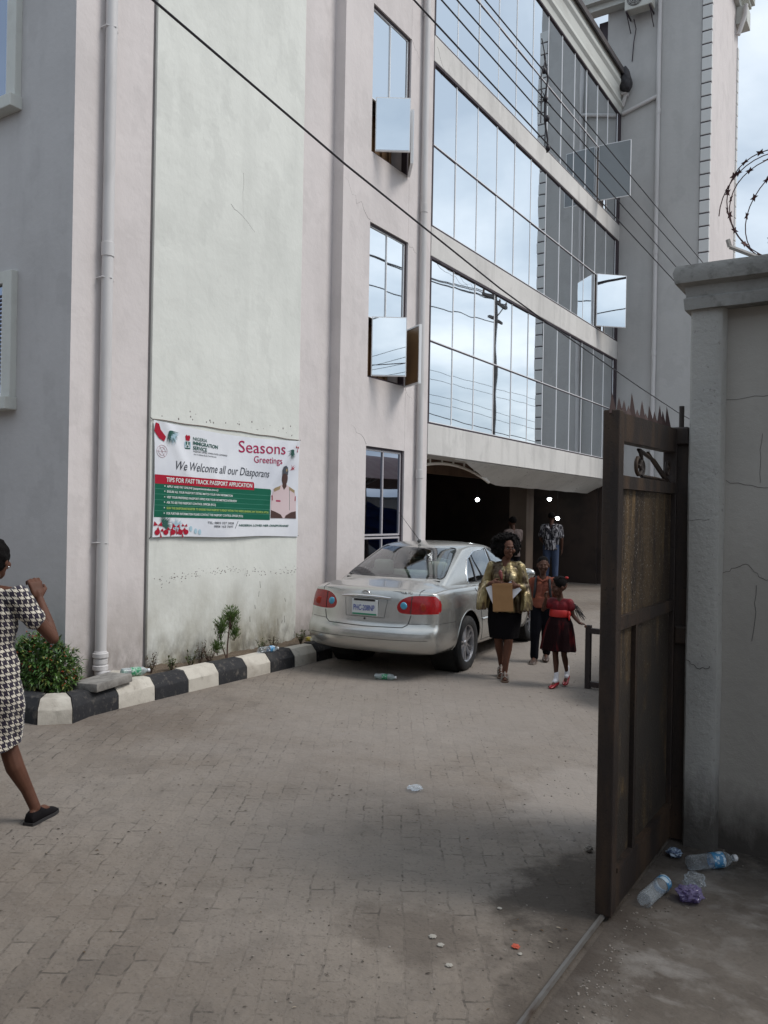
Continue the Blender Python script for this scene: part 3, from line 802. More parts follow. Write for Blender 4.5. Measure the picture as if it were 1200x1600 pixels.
def rail_box0(za0, za1, zb0, zb1, x0=gx0 + .004, x1=gx1 - .004):
    vs = [bm.verts.new(p) for p in ((x0, gy0 + .075, za0), (x1, gy0 + .075, za0), (x0, gy1 - .06, zb0), (x1, gy1 - .06, zb0), (x0, gy0 + .075, za1), (x1, gy0 + .075, za1), (x0, gy1 - .06, zb1), (x1, gy1 - .06, zb1))]
    for q in ((0, 2, 3, 1), (4, 5, 7, 6), (0, 1, 5, 4), (2, 6, 7, 3), (0, 4, 6, 2), (1, 3, 7, 5)): bm.faces.new([vs[i] for i in q])
def rail_box(*a):
    global bm
    bm = B(); rail_box0(*a); GP('rail', bm, GF)
rail_box(2.14, 2.265, 2.16, 2.29); rail_box(1.925, 1.985, 1.93, 1.99); rail_box(1.285, 1.345, 1.285, 1.345); rail_box(.03, .19, .03, .19); rail_box(.195, .215, .195, .215, gx0 + .02, gx1 + .004)
bm = B(); box(bm, gx0 + .006, gx1 - .006, 3.925, 3.965, .19, 1.285); GP('stile', bm, GF)
bm = B()
box(bm, gx0 + .03, gx1 - .028, gy0 + .075, gy1 - .06, 1.345, 1.925)
GP('panel', bm, RG)
bm = B(); box(bm, gx0 + .03, gx1 - .028, gy0 + .075, gy1 - .06, .19, 1.285); GP('panel', bm, RG)
bm = B()
r_ = random.Random(3)
ysp = [3.60, 3.70, 3.77, 3.84, 3.91, 4.0, 4.08, 4.15, 4.24, 4.32, 4.42, 4.5, 4.6]
for i, y in enumerate(ysp):
    h = r_.uniform(.05, .11) + (.03 if i % 2 == 0 else 0); lean = r_.uniform(-.02, .02); wd = r_.uniform(.022, .034)
    z0 = 2.258 + .02 * (y - 3.6)
    base = [(-1.115, y - wd, z0), (-1.088, y, z0), (-1.115, y + wd, z0), (-1.125, y, z0)]
    apex = bm.verts.new((-1.112, y + lean, z0 + h)); vb = [bm.verts.new(p) for p in base]
    for a in range(4): bm.faces.new((vb[a], vb[(a + 1) % 4], apex))
    bm.faces.new(vb)
box(bm, -1.122, -1.092, 3.588, 4.66, 2.262, 2.274)
GP('spikes', bm, mat('rusty_spike', (.055, .030, .027), .75, .2, spots=[(20, 4, .45, .7, (.05, .028, .028), .8)]))
bm = B()
def spiral(cy, cz, r0, turns, d, start, x=-1.10):
    return [(x, cy + d * (r0 * (1 - .8 * k / 40)) * math.cos(start + turns * 2 * PI * k / 40), cz + (r0 * (1 - .8 * k / 40)) * math.sin(start + turns * 2 * PI * k / 40)) for k in range(41)]
tube(bm, [(-1.10, 4.60, 1.995), (-1.10, 4.3, 2.0), (-1.10, 4.06, 2.0)] + spiral(4.06, 2.045, .045, 1.3, 1, -PI / 2), .009, 6)
tube(bm, [(-1.10, 4.62, 1.99), (-1.10, 4.3, 2.09), (-1.10, 4.02, 2.125)] + spiral(4.0, 2.055, .07, 1.4, -1, PI / 2), .010, 6)
tube(bm, [(-1.10, 4.17, 2.12), (-1.10, 4.66, 1.96)], .011, 6)
tube(bm, spiral(4.58, 2.06, .05, 1.4, 1, 0), .008, 6)
GP('scroll', bm, GF, 50)
bm = B(); box(bm, -1.13, -1.01, 4.66, 4.76, 2.20, 2.30, bev=.01); tube(bm, [(-1.06, 4.71, 2.2), (-1.06, 4.71, 2.42)], .014, 8); box(bm, -1.12, -1.0, 4.68, 4.76, .02, 2.2); box(bm, -1.07, -1.0, 4.66, 4.76, 1.1, 1.2, bev=.01)
GP('hinge', bm, GF)
bm = B()
r_ = random.Random(9)
sp_ = []
for i in range(26):
    f = i / 25; sp_.append((-1.11 + .002 * math.sin(i), 4.55 - 6.5 * f, .014))
for a, b in zip(sp_, sp_[1:]): tube(bm, [a, b], .013, 6)
tag(build(bm, 'gate_rail', mat('worn_rail_steel', (.20, .19, .18), .5, .7, spots=[((8, 3, 8), 4, .5, .68, (.09, .06, .045), .9)]), smooth=40), 'worn steel guide rail set in the ground under the rusty gate', 'rail')

# ------------------------------------------------------------------ overhead cables
BLK = mat('black_cable', (.012, .008, .014), .6)
def cable(pts, r, label, sag=0, nm='overhead_cable', grp='black cables strung past the facade', n=40):
    bm = B()
    a, b = Vector(pts[0]), Vector(pts[-1])
    if len(pts) == 2:
        P_ = [a.lerp(b, k / n) + Vector((0, 0, -sag * 4 * (k / n) * (1 - k / n))) for k in range(n + 1)]
    else: P_ = pts
    tube(bm, P_, r, 6)
    return tag(build(bm, nm, BLK, smooth=50), label, 'cable', grp)
def fit(ps, y0, y1):      # straight run through two measured points, extended
    (ya, za), (yb, zb) = ps
    f = lambda y: za + (zb - za) * (y - ya) / (yb - ya)
    return [(-2.5, y0, f(y0)), (-2.5, y1, f(y1))]
cable(fit([(5.07, 5.35), (11.97, 5.45)], -25, 30), .0055, 'uppermost of the four thin power cables crossing the mirrored facade')
cable(fit([(4.64, 5.13), (11.23, 5.22)], -25, 30), .0055, 'second power cable from the top crossing the mirrored facade')
cable(fit([(4.42, 5.02), (10.51, 4.98)], -25, 30), .0055, 'third power cable from the top crossing the mirrored facade')
cable(fit([(4.10, 4.84), (10.69, 4.78)], -25, 30), .006, 'lowest of the four power cables, running along a slab band')
mid = [(-4, -12, 7.4), (-4, -6, 6.2), (-4, -1, 5.45), (-4, 1.5, 5.17), (-4, 3.45, 4.97), (-4, 4.42, 4.85), (-4, 5.54, 4.71), (-4, 6.86, 4.585), (-4, 8.62, 4.42), (-4, 10.01, 4.33), (-4, 14.57, 4.09), (-4, 17.47, 3.97), (-4, 24, 3.85), (-4, 40, 4.2)]
cable(mid, .009, 'thick black cable sagging diagonally across the whole facade')
# short tie rope that ties the power cables together
bm = B()
tube(bm, [(-2.5, 6.16, 5.50), (-2.49, 6.22, 5.33), (-2.5, 6.19, 5.17), (-2.52, 6.24, 5.01), (-2.5, 6.26, 4.86), (-2.51, 6.28, 4.76)], .008, 6)
tube(bm, [(-2.5, 6.10, 5.60), (-2.48, 6.14, 5.45), (-2.50, 6.10, 5.3), (-2.51, 6.14, 5.15), (-2.5, 6.11, 4.93)], .005, 6)
for p_ in ((6.16, 5.37), (6.2, 5.16), (6.24, 5.02), (6.27, 4.79)): ball(bm, (-2.5, p_[0], p_[1]), .022, 8, 6, (1, 1, 1.2))
for k in range(14):
    a = rng.uniform(0, 6.28); tube(bm, [(-2.5, 6.2, 5.16), (-2.5 + .05 * math.sin(a), 6.2 + .06 * math.cos(a), 5.16 + rng.uniform(-.05, .05))], .0025, 4)
tag(build(bm, 'cable_tie', BLK, smooth=50), 'knotted black rope tying the power cables together', 'rope')

# ------------------------------------------------------------------ things across the yard, seen in the glass
CP = mat('pole_concrete', (.11, .10, .095), .9, spots=[(2, 4, .4, .7, (.07, .06, .06), .7)])
def pole(x, y, h, label):
    p = thing('power_pole', label, 'power pole', (x, y, 0), group='power poles across the yard')
    bm = B(); tube(bm, [(0, 0, -.1), (.03, 0, h * .5), (0, .05, h)], [.19, .165, .13], 10); build(bm, 'shaft', CP, p, smooth=50)
    bm = B(); box(bm, -.06, .06, -1.5, 1.5, h - .55, h - .43); box(bm, -.06, .06, -.9, .9, h - 1.4, h - 1.3); tube(bm, [(0, 1.2, h - .5), (0, 0, h - 1.3)], .03, 6)
    build(bm, 'crossarm', CP, p)
    bm = B()
    for yy in (-1.4, -.7, .7, 1.4): lathe(bm, [(.03, 0), (.06, .03), (.04, .08), (.06, .12), (.03, .2)], (0, yy, h - .43), 10)
    build(bm, 'insulator', mat('brown_porcelain', (.12, .06, .04), .3), p, smooth=50)
    return p
pole(3.0, 34.3, 12.1, 'concrete power pole seen reflected in the lower mirrored windows')
for k, (zz_, yy) in enumerate(((11.75, 1.4), (11.75, .7), (11.75, -.7), (11.75, -1.4))):
    cable([(3.0 + .02 * k, 34.3 + yy, zz_), (2.2 + k * .5, -12, 10.2 + k * .05)], .018, 'slack power line between the poles across the yard', .9, 'power_line', 'power lines across the yard', 30)
cable([(3.0, 34.3, 10.6), (2.0, -12, 8.0)], .02, 'lower slack line on the pole across the yard', .5, 'power_line', 'power lines across the yard', 30)
# car port with an arched truss roof along the right side of the yard
cpo = thing('car_port', 'white arched truss car port with a rusty roof and a hanging blue tarpaulin', 'car port', (0.6, 19, 0))
bm = B()
def arch(y, x0=-1.7, x1=3.1, n=16):
    a = [(x0 + (x1 - x0) * k / n, y, 2.45 + .85 * math.sin(PI * k / n)) for k in range(n + 1)]
    b = [(p[0], p[1], p[2] + .18) for p in a]
    return a, b
for y in (13.7, 17.0, 20.3, 23.6, 26.8):
    a, b = arch(y)
    tube(bm, a, .03, 6); tube(bm, b, .03, 6)
    for k in range(0, 16, 2): tube(bm, [a[k], b[k + 1]], .018, 5); tube(bm, [b[k + 1], a[k + 2]], .018, 5)
build(bm, 'truss', mat('white_steel', (.55, .52, .48), .5), cpo, world=True, smooth=50)
bm = B()
a, _ = arch(13.5); b, _ = arch(27.0)
up = lambda ps, d: [(p[0], p[1], p[2] + d) for p in ps]
ring_loft(bm, [up(a, .215) + list(reversed(up(a, .225))), up(b, .215) + list(reversed(up(b, .225)))])
build(bm, 'roof_sheet', mat('brown_roof_sheet', (.13, .06, .045), .6, spots=[((3, 3, 3), 4, .4, .7, (.22, .16, .12), .5)]), cpo, world=True, smooth=40)
bm = B()
for y in (13.7, 17.0, 20.3, 23.6, 26.8):
    for x in (-1.7, 3.1):
        box(bm, x - .04, x + .04, y - .04, y + .04, 0, 2.42)
build(bm, 'post', GF, cpo, world=True)
tr = thing('tarpaulin', 'creased blue tarpaulin slung under the arched car port roof', 'tarpaulin', (0, 18, 2.2))
bm = B()
gr = [[bm.verts.new((-1.65 + 1.6 * i / 24 + .8 * j / 24, 15.0 + 6.5 * j / 24, 2.35 - 1.9 * (j / 24) ** 1.2 * (.4 + .6 * i / 24) + .08 * mnoise.noise(Vector((i * .35, j * .35, 0))) + .05 * math.sin(i * .9 + j * .3))) for i in range(25)] for j in range(25)]
for j in range(24):
    for i in range(24): bm.faces.new((gr[j][i], gr[j][i + 1], gr[j + 1][i + 1], gr[j + 1][i]))
bmesh.ops.solidify(bm, geom=bm.faces[:], thickness=.01)
build(bm, 'sheet', mat('blue_tarp', (.03, .08, .30), .45), tr, world=True, smooth=60)
sf = thing('yard_wall', 'low grey block wall along the far right side of the yard', 'wall', (3.4, 18, 0))
bm = B(); box(bm, 3.3, 3.5, 4.93, 60, -.1, 2.3); build(bm, 'wall_face', RW, sf, world=True)
bm = B(); box(bm, 3.25, 3.55, 4.95, 60, 2.3, 2.38); build(bm, 'coping', CAPM, sf, world=True)

# ------------------------------------------------------------------ saloon cars
def car_glass(name, tint, refl):
    m = bpy.data.materials.new(name); m.use_nodes = True; t = m.node_tree
    for n in list(t.nodes): t.nodes.remove(n)
    o = N(t, 'ShaderNodeOutputMaterial'); a = N(t, 'ShaderNodeBsdfTransparent'); a.inputs[0].default_value = (*tint, 1)
    g = N(t, 'ShaderNodeBsdfGlossy'); g.inputs[0].default_value = (.95, .97, 1, 1); g.inputs[1].default_value = .02
    f = N(t, 'ShaderNodeFresnel'); f.inputs[0].default_value = 1.5
    k = N(t, 'ShaderNodeMath', operation='MULTIPLY_ADD', use_clamp=True); k.inputs[1].default_value = 1.5; k.inputs[2].default_value = refl
    t.links.new(f.outputs[0], k.inputs[0])
    mx_ = N(t, 'ShaderNodeMixShader'); t.links.new(k.outputs[0], mx_.inputs[0]); t.links.new(a.outputs[0], mx_.inputs[1]); t.links.new(g.outputs[0], mx_.inputs[2])
    t.links.new(mx_.outputs[0], o.inputs[0])
    return m
CGL = car_glass('tinted_car_glass', (.78, .86, .80), .10)
CGLS = car_glass('side_car_glass', (.25, .29, .29), .10)
TYRE = mat('tyre_rubber', (.014, .014, .015), .8, spots=[(9, 4, .5, .7, (.05, .045, .04), .6)])
RIM = mat('alloy_rim', (.52, .52, .54), .28, .9)
CHR = mat('chrome', (.75, .76, .78), .12, 1.0)
BLKP = mat('black_trim', (.012, .012, .013), .45)
SEAM_SHADE = mat('panel_gap_and_shade', (.02, .02, .02), .9)  # dark colour for real panel gaps and for drawn shade lines
LINER = mat('wheel_well', (.008, .008, .008), .95)
SEATM = mat('seat_cloth', (.46, .46, .42), .9, bump=[(60, .3, .003)])
DASHM = mat('dashboard', (.05, .05, .05), .8)
REDL = mat('red_lens', (.30, .006, .008), .22, coat=.15, spots=[((60, 60, 60), 1, .45, .55, (.20, .004, .006), .6)])
AMBL = mat('amber_lens', (.36, .028, .010), .2, coat=.15)
BLUL = mat('reverse_lens', (.06, .30, .46), .1, coat=.8)
CLRL = mat('headlamp_lens', (.42, .44, .45), .08, .3, coat=1.0)
PLW = mat('plate_white', (.62, .64, .64), .45)
PLB = mat('plate_blue_ink', (.04, .07, .30), .5)
PLG = mat('plate_green', (.02, .22, .12), .5)
def interp(xs, ys, v):
    if v <= xs[0]: return ys[0]
    for a, b, c, d in zip(xs, xs[1:], ys, ys[1:]):
        if v <= b: return c + (d - c) * (v - a) / (b - a)
    return ys[-1]
def catm(xs, ys, v):
    """smooth monotone-ish interpolation"""
    n = len(xs)
    if v <= xs[0]: return ys[0]
    if v >= xs[-1]: return ys[-1]
    i = max(k for k in range(n - 1) if xs[k] <= v)
    h = xs[i + 1] - xs[i]; f = (v - xs[i]) / h
    m0 = (ys[i + 1] - ys[i - 1]) / (xs[i + 1] - xs[i - 1]) * h if i > 0 else (ys[i + 1] - ys[i])
    m1 = (ys[i + 2] - ys[i]) / (xs[i + 2] - xs[i]) * h if i + 2 < n else (ys[i + 1] - ys[i])
    return (2 * f ** 3 - 3 * f ** 2 + 1) * ys[i] + (f ** 3 - 2 * f ** 2 + f) * m0 + (-2 * f ** 3 + 3 * f ** 2) * ys[i + 1] + (f ** 3 - f ** 2) * m1
def box_cage(us, js, ks, pos):
    """surface grid of a box: us, js, ks index lists; pos(u, j, k) -> Vector"""
    bm = B(); V = {}
    nu, nj, nk = len(us), len(js), len(ks)
    def v(a, b, c):
        if (a, b, c) not in V: V[(a, b, c)] = bm.verts.new(pos(us[a], js[b], ks[c]))
        return V[(a, b, c)]
    for a in range(nu - 1):
        for b in range(nj - 1):
            bm.faces.new((v(a, b, 0), v(a, b + 1, 0), v(a + 1, b + 1, 0), v(a + 1, b, 0)))
            bm.faces.new((v(a, b, nk - 1), v(a + 1, b, nk - 1), v(a + 1, b + 1, nk - 1), v(a, b + 1, nk - 1)))
    for a in range(nu - 1):
        for c in range(nk - 1):
            bm.faces.new((v(a, 0, c), v(a + 1, 0, c), v(a + 1, 0, c + 1), v(a, 0, c + 1)))
            bm.faces.new((v(a, nj - 1, c), v(a, nj - 1, c + 1), v(a + 1, nj - 1, c + 1), v(a + 1, nj - 1, c)))
    for b in range(nj - 1):
        for c in range(nk - 1):
            bm.faces.new((v(0, b, c), v(0, b, c + 1), v(0, b + 1, c + 1), v(0, b + 1, c)))
            bm.faces.new((v(nu - 1, b, c), v(nu - 1, b + 1, c), v(nu - 1, b + 1, c + 1), v(nu - 1, b, c + 1)))
    return bm
def subsurf_bm(bm, lv=2):
    me = bpy.data.meshes.new('tmp'); bm.to_mesh(me); bm.free()
    o = bpy.data.objects.new('tmp', me); COL.objects.link(o)
    md = o.modifiers.new('s', 'SUBSURF'); md.levels = lv; md.render_levels = lv
    dg = bpy.context.evaluated_depsgraph_get()
    m2 = bpy.data.meshes.new_from_object(o.evaluated_get(dg))
    b2 = B(); b2.from_mesh(m2)
    bpy.data.objects.remove(o); bpy.data.meshes.remove(me); bpy.data.meshes.remove(m2)
    return b2
def inpoly(p, poly):
    x, y = p; c = False
    for (x1, y1), (x2, y2) in zip(poly, poly[1:] + poly[:1]):
        if (y1 > y) != (y2 > y) and x < (x2 - x1) * (y - y1) / (y2 - y1) + x1: c = not c
    return c
def carve(bm, poly, axis, region):
    """cut the outline of poly (drawn in the two other axes) into the faces that lie in region, return those faces as a new bmesh"""
    ax = [a for a in (0, 1, 2) if a != axis]
    x0, x1 = min(p[0] for p in poly) - .02, max(p[0] for p in poly) + .02
    y0, y1 = min(p[1] for p in poly) - .02, max(p[1] for p in poly) + .02
    for p, q in zip(poly, poly[1:] + poly[:1]):
        fs = []
        for f in bm.faces:
            c = f.calc_center_median()
            if not region(c): continue
            vs = [v.co for v in f.verts]
            if max(v[ax[0]] for v in vs) < x0 or min(v[ax[0]] for v in vs) > x1 or max(v[ax[1]] for v in vs) < y0 or min(v[ax[1]] for v in vs) > y1: continue
            fs.append(f)
        if not fs: continue
        n = Vector((0, 0, 0)); n[ax[0]] = q[1] - p[1]; n[ax[1]] = -(q[0] - p[0])
        c0 = Vector((0, 0, 0)); c0[ax[0]] = p[0]; c0[ax[1]] = p[1]
        geom = fs + list({e for f in fs for e in f.edges}) + list({v for f in fs for v in f.verts})
        bmesh.ops.bisect_plane(bm, geom=geom, plane_co=c0, plane_no=n.normalized(), dist=1e-5)
    sel = [f for f in bm.faces if region(f.calc_center_median()) and inpoly((f.calc_center_median()[ax[0]], f.calc_center_median()[ax[1]]), poly)]
    return extract(bm, sel)
def extract(bm, sel):
    nb = B(); mp = {}
    for f in sel:
        for v in f.verts:
            if v not in mp: mp[v] = nb.verts.new(v.co)
        nb.faces.new([mp[v] for v in f.verts])
    bmesh.ops.delete(bm, geom=sel, context='FACES')
    return nb
def rounded(poly, r, n=4):
    out = []
    m_ = len(poly)
    for i in range(m_):
        p0, p, p1 = Vector(poly[i - 1]), Vector(poly[i]), Vector(poly[(i + 1) % m_])
        a = p + (p0 - p).normalized() * min(r, (p0 - p).length * .45); b = p + (p1 - p).normalized() * min(r, (p1 - p).length * .45)
        for k in range(n + 1):
            t = k / n; out.append(tuple(a.lerp(p, t).lerp(p.lerp(b, t), t)))
    return out

def make_car(name, label, loc, rz, paint, front_detail, group=None):
    car = thing(name, label, 'car', loc, rz, group)
    L = 4.53
    def P(nm, bm, m, smooth=0, parent=None): return build(bm, nm, m, parent or car, smooth=smooth)
    # --- lower body
    zb = [.275, .32, .41, .54, .572, .70, .84, .915, .93]
    wz_ = [.77, .815, .842, .848, .842, .842, .828, .798, .778]
    rz_ = [.10, .035, .0, .012, .062, .075, .092, .112, .128]     # how far the tail face sits forward
    fz_ = [.10, .03, .0, .02, .05, .10, .26, .34, .36]
    topy = [0, .14, .35, .62, 1.2, 2.2, 3.3, 3.55, 3.95, 4.25, 4.42, 4.53]
    topc = [.975, .995, 1.015, 1.045, 1.03, 1.0, 1.0, 1.0, .945, .87, .80, .76]
    tops = [.93, .945, .955, .965, .955, .935, .915, .905, .86, .795, .74, .72]
    ysx = [0, .10, .30, .55, .85, 1.25, 1.7, 2.2, 2.7, 3.2, 3.6, 3.95, 4.22, 4.42, 4.53]
    def pos(u, y, k):
        z = zb[k]
        top = k == len(zb) - 1
        side_z = catm(topy, tops, y)
        if z > .6: z = .6 + (z - .6) * (side_z - .6) / .33
        wd = wz_[k] * (1 - .085 * max(0, (y - 3.6) / .93) ** 1.8 - .05 * max(0, (.7 - y) / .7) ** 2)
        au = abs(u)
        x = u * wd
        if top:
            cz = catm(topy, topc, y)
            z = side_z + (cz - side_z) * (1 - au ** 2.6)
        if k == 0: z = .275 - .05 * min(1, max(0, (y - .6) / 1.0))
        rear = rz_[k] + .17 * au ** 4 + .02 * au ** 2
        frnt = fz_[k] + .26 * au ** 3.2 + .04 * au ** 2
        if top:
            rear = .132 + .12 * au ** 4 + .02 * au * au; frnt = .36 * 1 + .16 * au ** 3
        y2 = y + rear * math.exp(-(y / .42) ** 2) - frnt * math.exp(-((L - y) / .5) ** 2)
        return Vector((x, y2, z))
    us = [-1, -.94, -.78, -.5, -.2, .2, .5, .78, .94, 1]
    body = subsurf_bm(box_cage(us, ysx, list(range(len(zb))), pos), 2)
    tree = BVHTree.FromBMesh(body)
    def hit(o, d):
        r = tree.ray_cast(Vector(o), Vector(d)); return r[0], r[1]
    def on_side(y, z, s, off=.001):
        p, n = hit((s * 1.5, y, z), (-s, 0, 0)); return p + Vector((s * off, 0, 0)) if p else None
    def on_rear(x, z, off=.001):
        p, n = hit((x, -1, z), (0, 1, 0)); return p + Vector((0, -off, 0)) if p else None
    def on_front(x, z, off=.001):
        p, n = hit((x, 6, z), (0, -1, 0)); return p + Vector((0, off, 0)) if p else None
    RA, FA, RW_ = 1.05, 3.65, .312
    body.verts.ensure_lookup_table()
    for yc in (RA, FA):
        circ = [(yc + .365 * math.cos(a * PI / 14), .325 + .365 * math.sin(a * PI / 14)) for a in range(28)]
        for s in (-1, 1):
            b = carve(body, circ, 0, lambda c, s=s: c.x * s > .52); b.free()
    # lamps
    lampx = rounded([(.365, .785), (.40, .855), (.48, .900), (.60, .912), (.90, .900), (.90, .725), (.55, .712), (.40, .722)], .05, 4)
    for s in (-1, 1):
        poly = [(s * x, z) for x, z in lampx]
        def lim(c, s=s):
            return c.x * s > .2 and c.y < .335 - ((c.z - .81) / .115) ** 2 * .07 - (.02 if c.z < .75 else 0)
        # trim the forward end of the lamp with a few slanted cuts
        for (ya, za), (yb, zb_) in (((.25, .67), (.32, .76)), ((.32, .76), (.335, .82)), ((.335, .82), (.27, .93))):
            fs = [f for f in body.faces if f.calc_center_median().x * s > .6 and f.calc_center_median().y < .6 and .6 < f.calc_center_median().z < .96]
            n = Vector((0, zb_ - za, -(yb - ya))).normalized()
            bmesh.ops.bisect_plane(body, geom=fs + list({e for f in fs for e in f.edges}) + list({v for f in fs for v in f.verts}), plane_co=Vector((0, ya, za)), plane_no=n, dist=1e-5)
        tl = carve(body, poly, 1, lim)
        inner = [f for f in tl.faces if False]
        lamp = P('taillight', tl, REDL, 40)
        bm = B(); c = on_rear(s * .445, .80, .004)
        lathe(bm, [(.0, .008), (.027, .007), (.038, .003), (.041, -.004)], seg=20, mat4=Matrix.Translation(c) @ Matrix.Rotation(rad(90), 4, 'X') @ Matrix.Rotation(0, 4, 'Z'), cap=False)
        P('reverse_lens', bm, BLUL, 50, lamp)
        bm = B(); pl = [on_rear(s * .525, z, .001) for z in (.718, .76, .82, .88, .904)]
        tube(bm, pl, .0045, 5); P('lamp_seam', bm, SEAM_SHADE, 0, lamp)
        bm = B(); c = on_rear(s * .64, .79, .003)
        lathe(bm, [(.0, .008), (.03, .007), (.045, .001)], seg=20, mat4=Matrix.Translation(c) @ Matrix.Rotation(s * rad(-10), 4, 'Z') @ Matrix.Rotation(rad(90), 4, 'X'), cap=False)
        P('turn_lens', bm, AMBL, 50, lamp)
        hl = rounded([(.40, .60), (.42, .72), (.60, .765), (.90, .80), (.90, .62), (.6, .60)], .04, 3)
        hb = carve(body, [(s * x, z) for x, z in hl], 1, lambda c, s=s: c.x * s > .2 and c.y > 4.0)
        P('headlight', hb, CLRL, 40)
    grl = rounded([(-.34, .60), (-.36, .70), (.36, .70), (.34, .60)], .03, 3)
    P('grille', carve(body, grl, 1, lambda c: c.y > 4.1), BLKP, 40)
    low = rounded([(-.52, .28), (-.56, .40), (.56, .40), (.52, .28)], .03, 3)
    P('bumper_intake', carve(body, low, 1, lambda c: c.y > 4.1), BLKP, 40)
    P('body', body, paint, 32)
    # wheel wells
    for yc in (RA, FA):
        for s in (-1, 1):
            bm = B()
            ring = lambda x, r: [(x, yc + r * math.cos(a * PI / 14), .325 + r * math.sin(a * PI / 14)) for a in range(28)]
            ring_loft(bm, [ring(s * .50, .37), ring(s * .80, .37)], True, (True, False))
            P('wheel_well', bm, LINER, 50)
            bm = B(); pl = []
            for a in range(-2, 31):
                ang = a * PI / 28
                y, z = yc + .369 * math.cos(ang), .325 + .369 * math.sin(ang)
                p = on_side(y, z, s, -.002)
                if p and p.x * s > .7 and z > .22: pl.append(p)
            if len(pl) > 3: tube(bm, pl, .0085, 6); P('arch_lip', bm, paint, 50)
    # --- greenhouse
    rb, rt, fb, ft = .40, 1.36, 3.72, 2.60
    gk = [0, .18, .55, .85, 1]
    gj = [0, .1, .3, .5, .7, .9, 1]
    gu = [-1, -.93, -.7, -.3, .3, .7, .93, 1]
    def gpos(u, j, k):
        z0 = .90; au = abs(u)
        yt = rt + (ft - rt) * j
        ztop = catm([1.36, 1.55, 1.9, 2.2, 2.6], [1.385, 1.425, 1.445, 1.44, 1.405], yt) - .045 * au ** 3
        yb_ = rb + (fb - rb) * j
        z = z0 + (ztop - z0) * k
        bul = .03 * math.sin(PI * k)
        y = yb_ + (yt - yb_) * k + (-bul if j == 0 else bul if j == 1 else 0)
        endc = .10 * au ** 2.5
        if j < .2: y += endc * (1 - j / .2)
        if j > .8: y -= endc * 1.6 * (j - .8) / .2
        taper = 1 - .11 * max(0, .35 - j) ** 1 / .35 * (1 - k * .5) - .04 * max(0, j - .7) / .3
        hw = (.775 + (.575 - .775) * k + .022 * math.sin(PI * k)) * taper
        return Vector((u * hw, y, z))
    gh = subsurf_bm(box_cage(gu, gj, gk, gpos), 2)
    gt = BVHTree.FromBMesh(gh)
    def gside(y, z, s, off=.001):
        r = gt.ray_cast(Vector((s * 1.5, y, z)), Vector((-s, 0, 0))); return r[0] + r[1] * off if r[0] else None
    def grear(x, z, off=.001):
        r = gt.ray_cast(Vector((x, -1, z)), Vector((0, 1, 0))); return r[0] + r[1] * off if r[0] else None
    rwp = rounded([(-.625, 1.05), (-.49, 1.375), (.49, 1.375), (.625, 1.05)], .05, 4)
    wsp = rounded([(-.67, 1.03), (-.53, 1.39), (.53, 1.39), (.67, 1.03)], .05, 4)
    P('rear_window', carve(gh, rwp, 1, lambda c: c.y < 1.6), CGL, 40)
    P('windscreen', carve(gh, wsp, 1, lambda c: c.y > 2.4), CGL, 40)
    dlo_r = rounded([(1.27, .985), (1.33, 1.10), (1.47, 1.245), (1.72, 1.33), (2.13, 1.362), (2.13, .975)], .025, 3)
    dlo_f = rounded([(2.20, .975), (2.20, 1.362), (2.48, 1.35), (2.72, 1.275), (3.22, 1.0), (3.2, .975)], .025, 3)
    for s in (-1, 1):
        for poly, nm in ((dlo_r, 'rear_side_window'), (dlo_f, 'front_side_window')):
            wn = P(nm, carve(gh, poly, 0, lambda c, s=s: c.x * s > .3 and c.z > .93), CGLS, 40)
            bm = B(); pl = [gside(y, z, s, .002) for y, z in poly]
            pl = [p for p in pl if p]
            tube(bm, pl, .0075, 6, closed=True); P('window_trim', bm, CHR if paint.name.startswith('silver') else BLKP, 50, wn)
            if nm == 'rear_side_window':
                bm = B(); pl = [gside(1.50 + (z - .98) * .22, z, s, .003) for z in (.985, 1.08, 1.17, 1.262)]
                tube(bm, [p for p in pl if p], .011, 6); P('window_divider', bm, BLKP, 50, wn)
    bm = B(); pl = [grear(x, z, .0) for x, z in rwp]; tube(bm, [p for p in pl if p], .008, 5, closed=True); P('window_seal', bm, BLKP, 50)
    P('roof', gh, paint, 32)
    # door pillar, cabin
    for s in (-1, 1):
        bm = B(); tube(bm, [p for p in (gside(2.165, z, s, .001) for z in (.98, 1.1, 1.2, 1.3, 1.36)) if p], .016, 6); P('door_pillar', bm, BLKP, 50)
    bm = B()
    box(bm, -.60, .60, .72, 1.30, .99, 1.035); box(bm, -.66, .66, 1.3, 3.3, .90, 1.035)
    P('parcel_shelf', bm, DASHM)
    bm = B(); box(bm, -.58, .58, 1.25, 1.38, 1.0, 1.10, bev=.03); P('rear_seat', bm, SEATM, 50)
    for x in (-.36, .36):
        bm = B(); box(bm, x - .125, x + .125, 1.16, 1.27, 1.04, 1.22, bev=.045); P('headrest', bm, SEATM, 50)
        bm = B(); box(bm, x - .2, x + .2, 2.25, 2.38, 1.0, 1.18, bev=.05); box(bm, x - .12, x + .12, 2.22, 2.32, 1.2, 1.32, bev=.04); P('front_seat', bm, SEATM, 50)
    bm = B(); box(bm, -.64, .64, 3.0, 3.35, 1.0, 1.05, bev=.02)
    P('dashboard', bm, DASHM, 50)
    bm = B(); tube(bm, [(-.36 + .17 * math.cos(a * PI / 10), 2.9 - .05 * math.sin(a * PI / 10), 1.06 + .17 * math.sin(a * PI / 10)) for a in range(20)], .014, 6, closed=True); P('steering_wheel', bm, BLKP, 50)
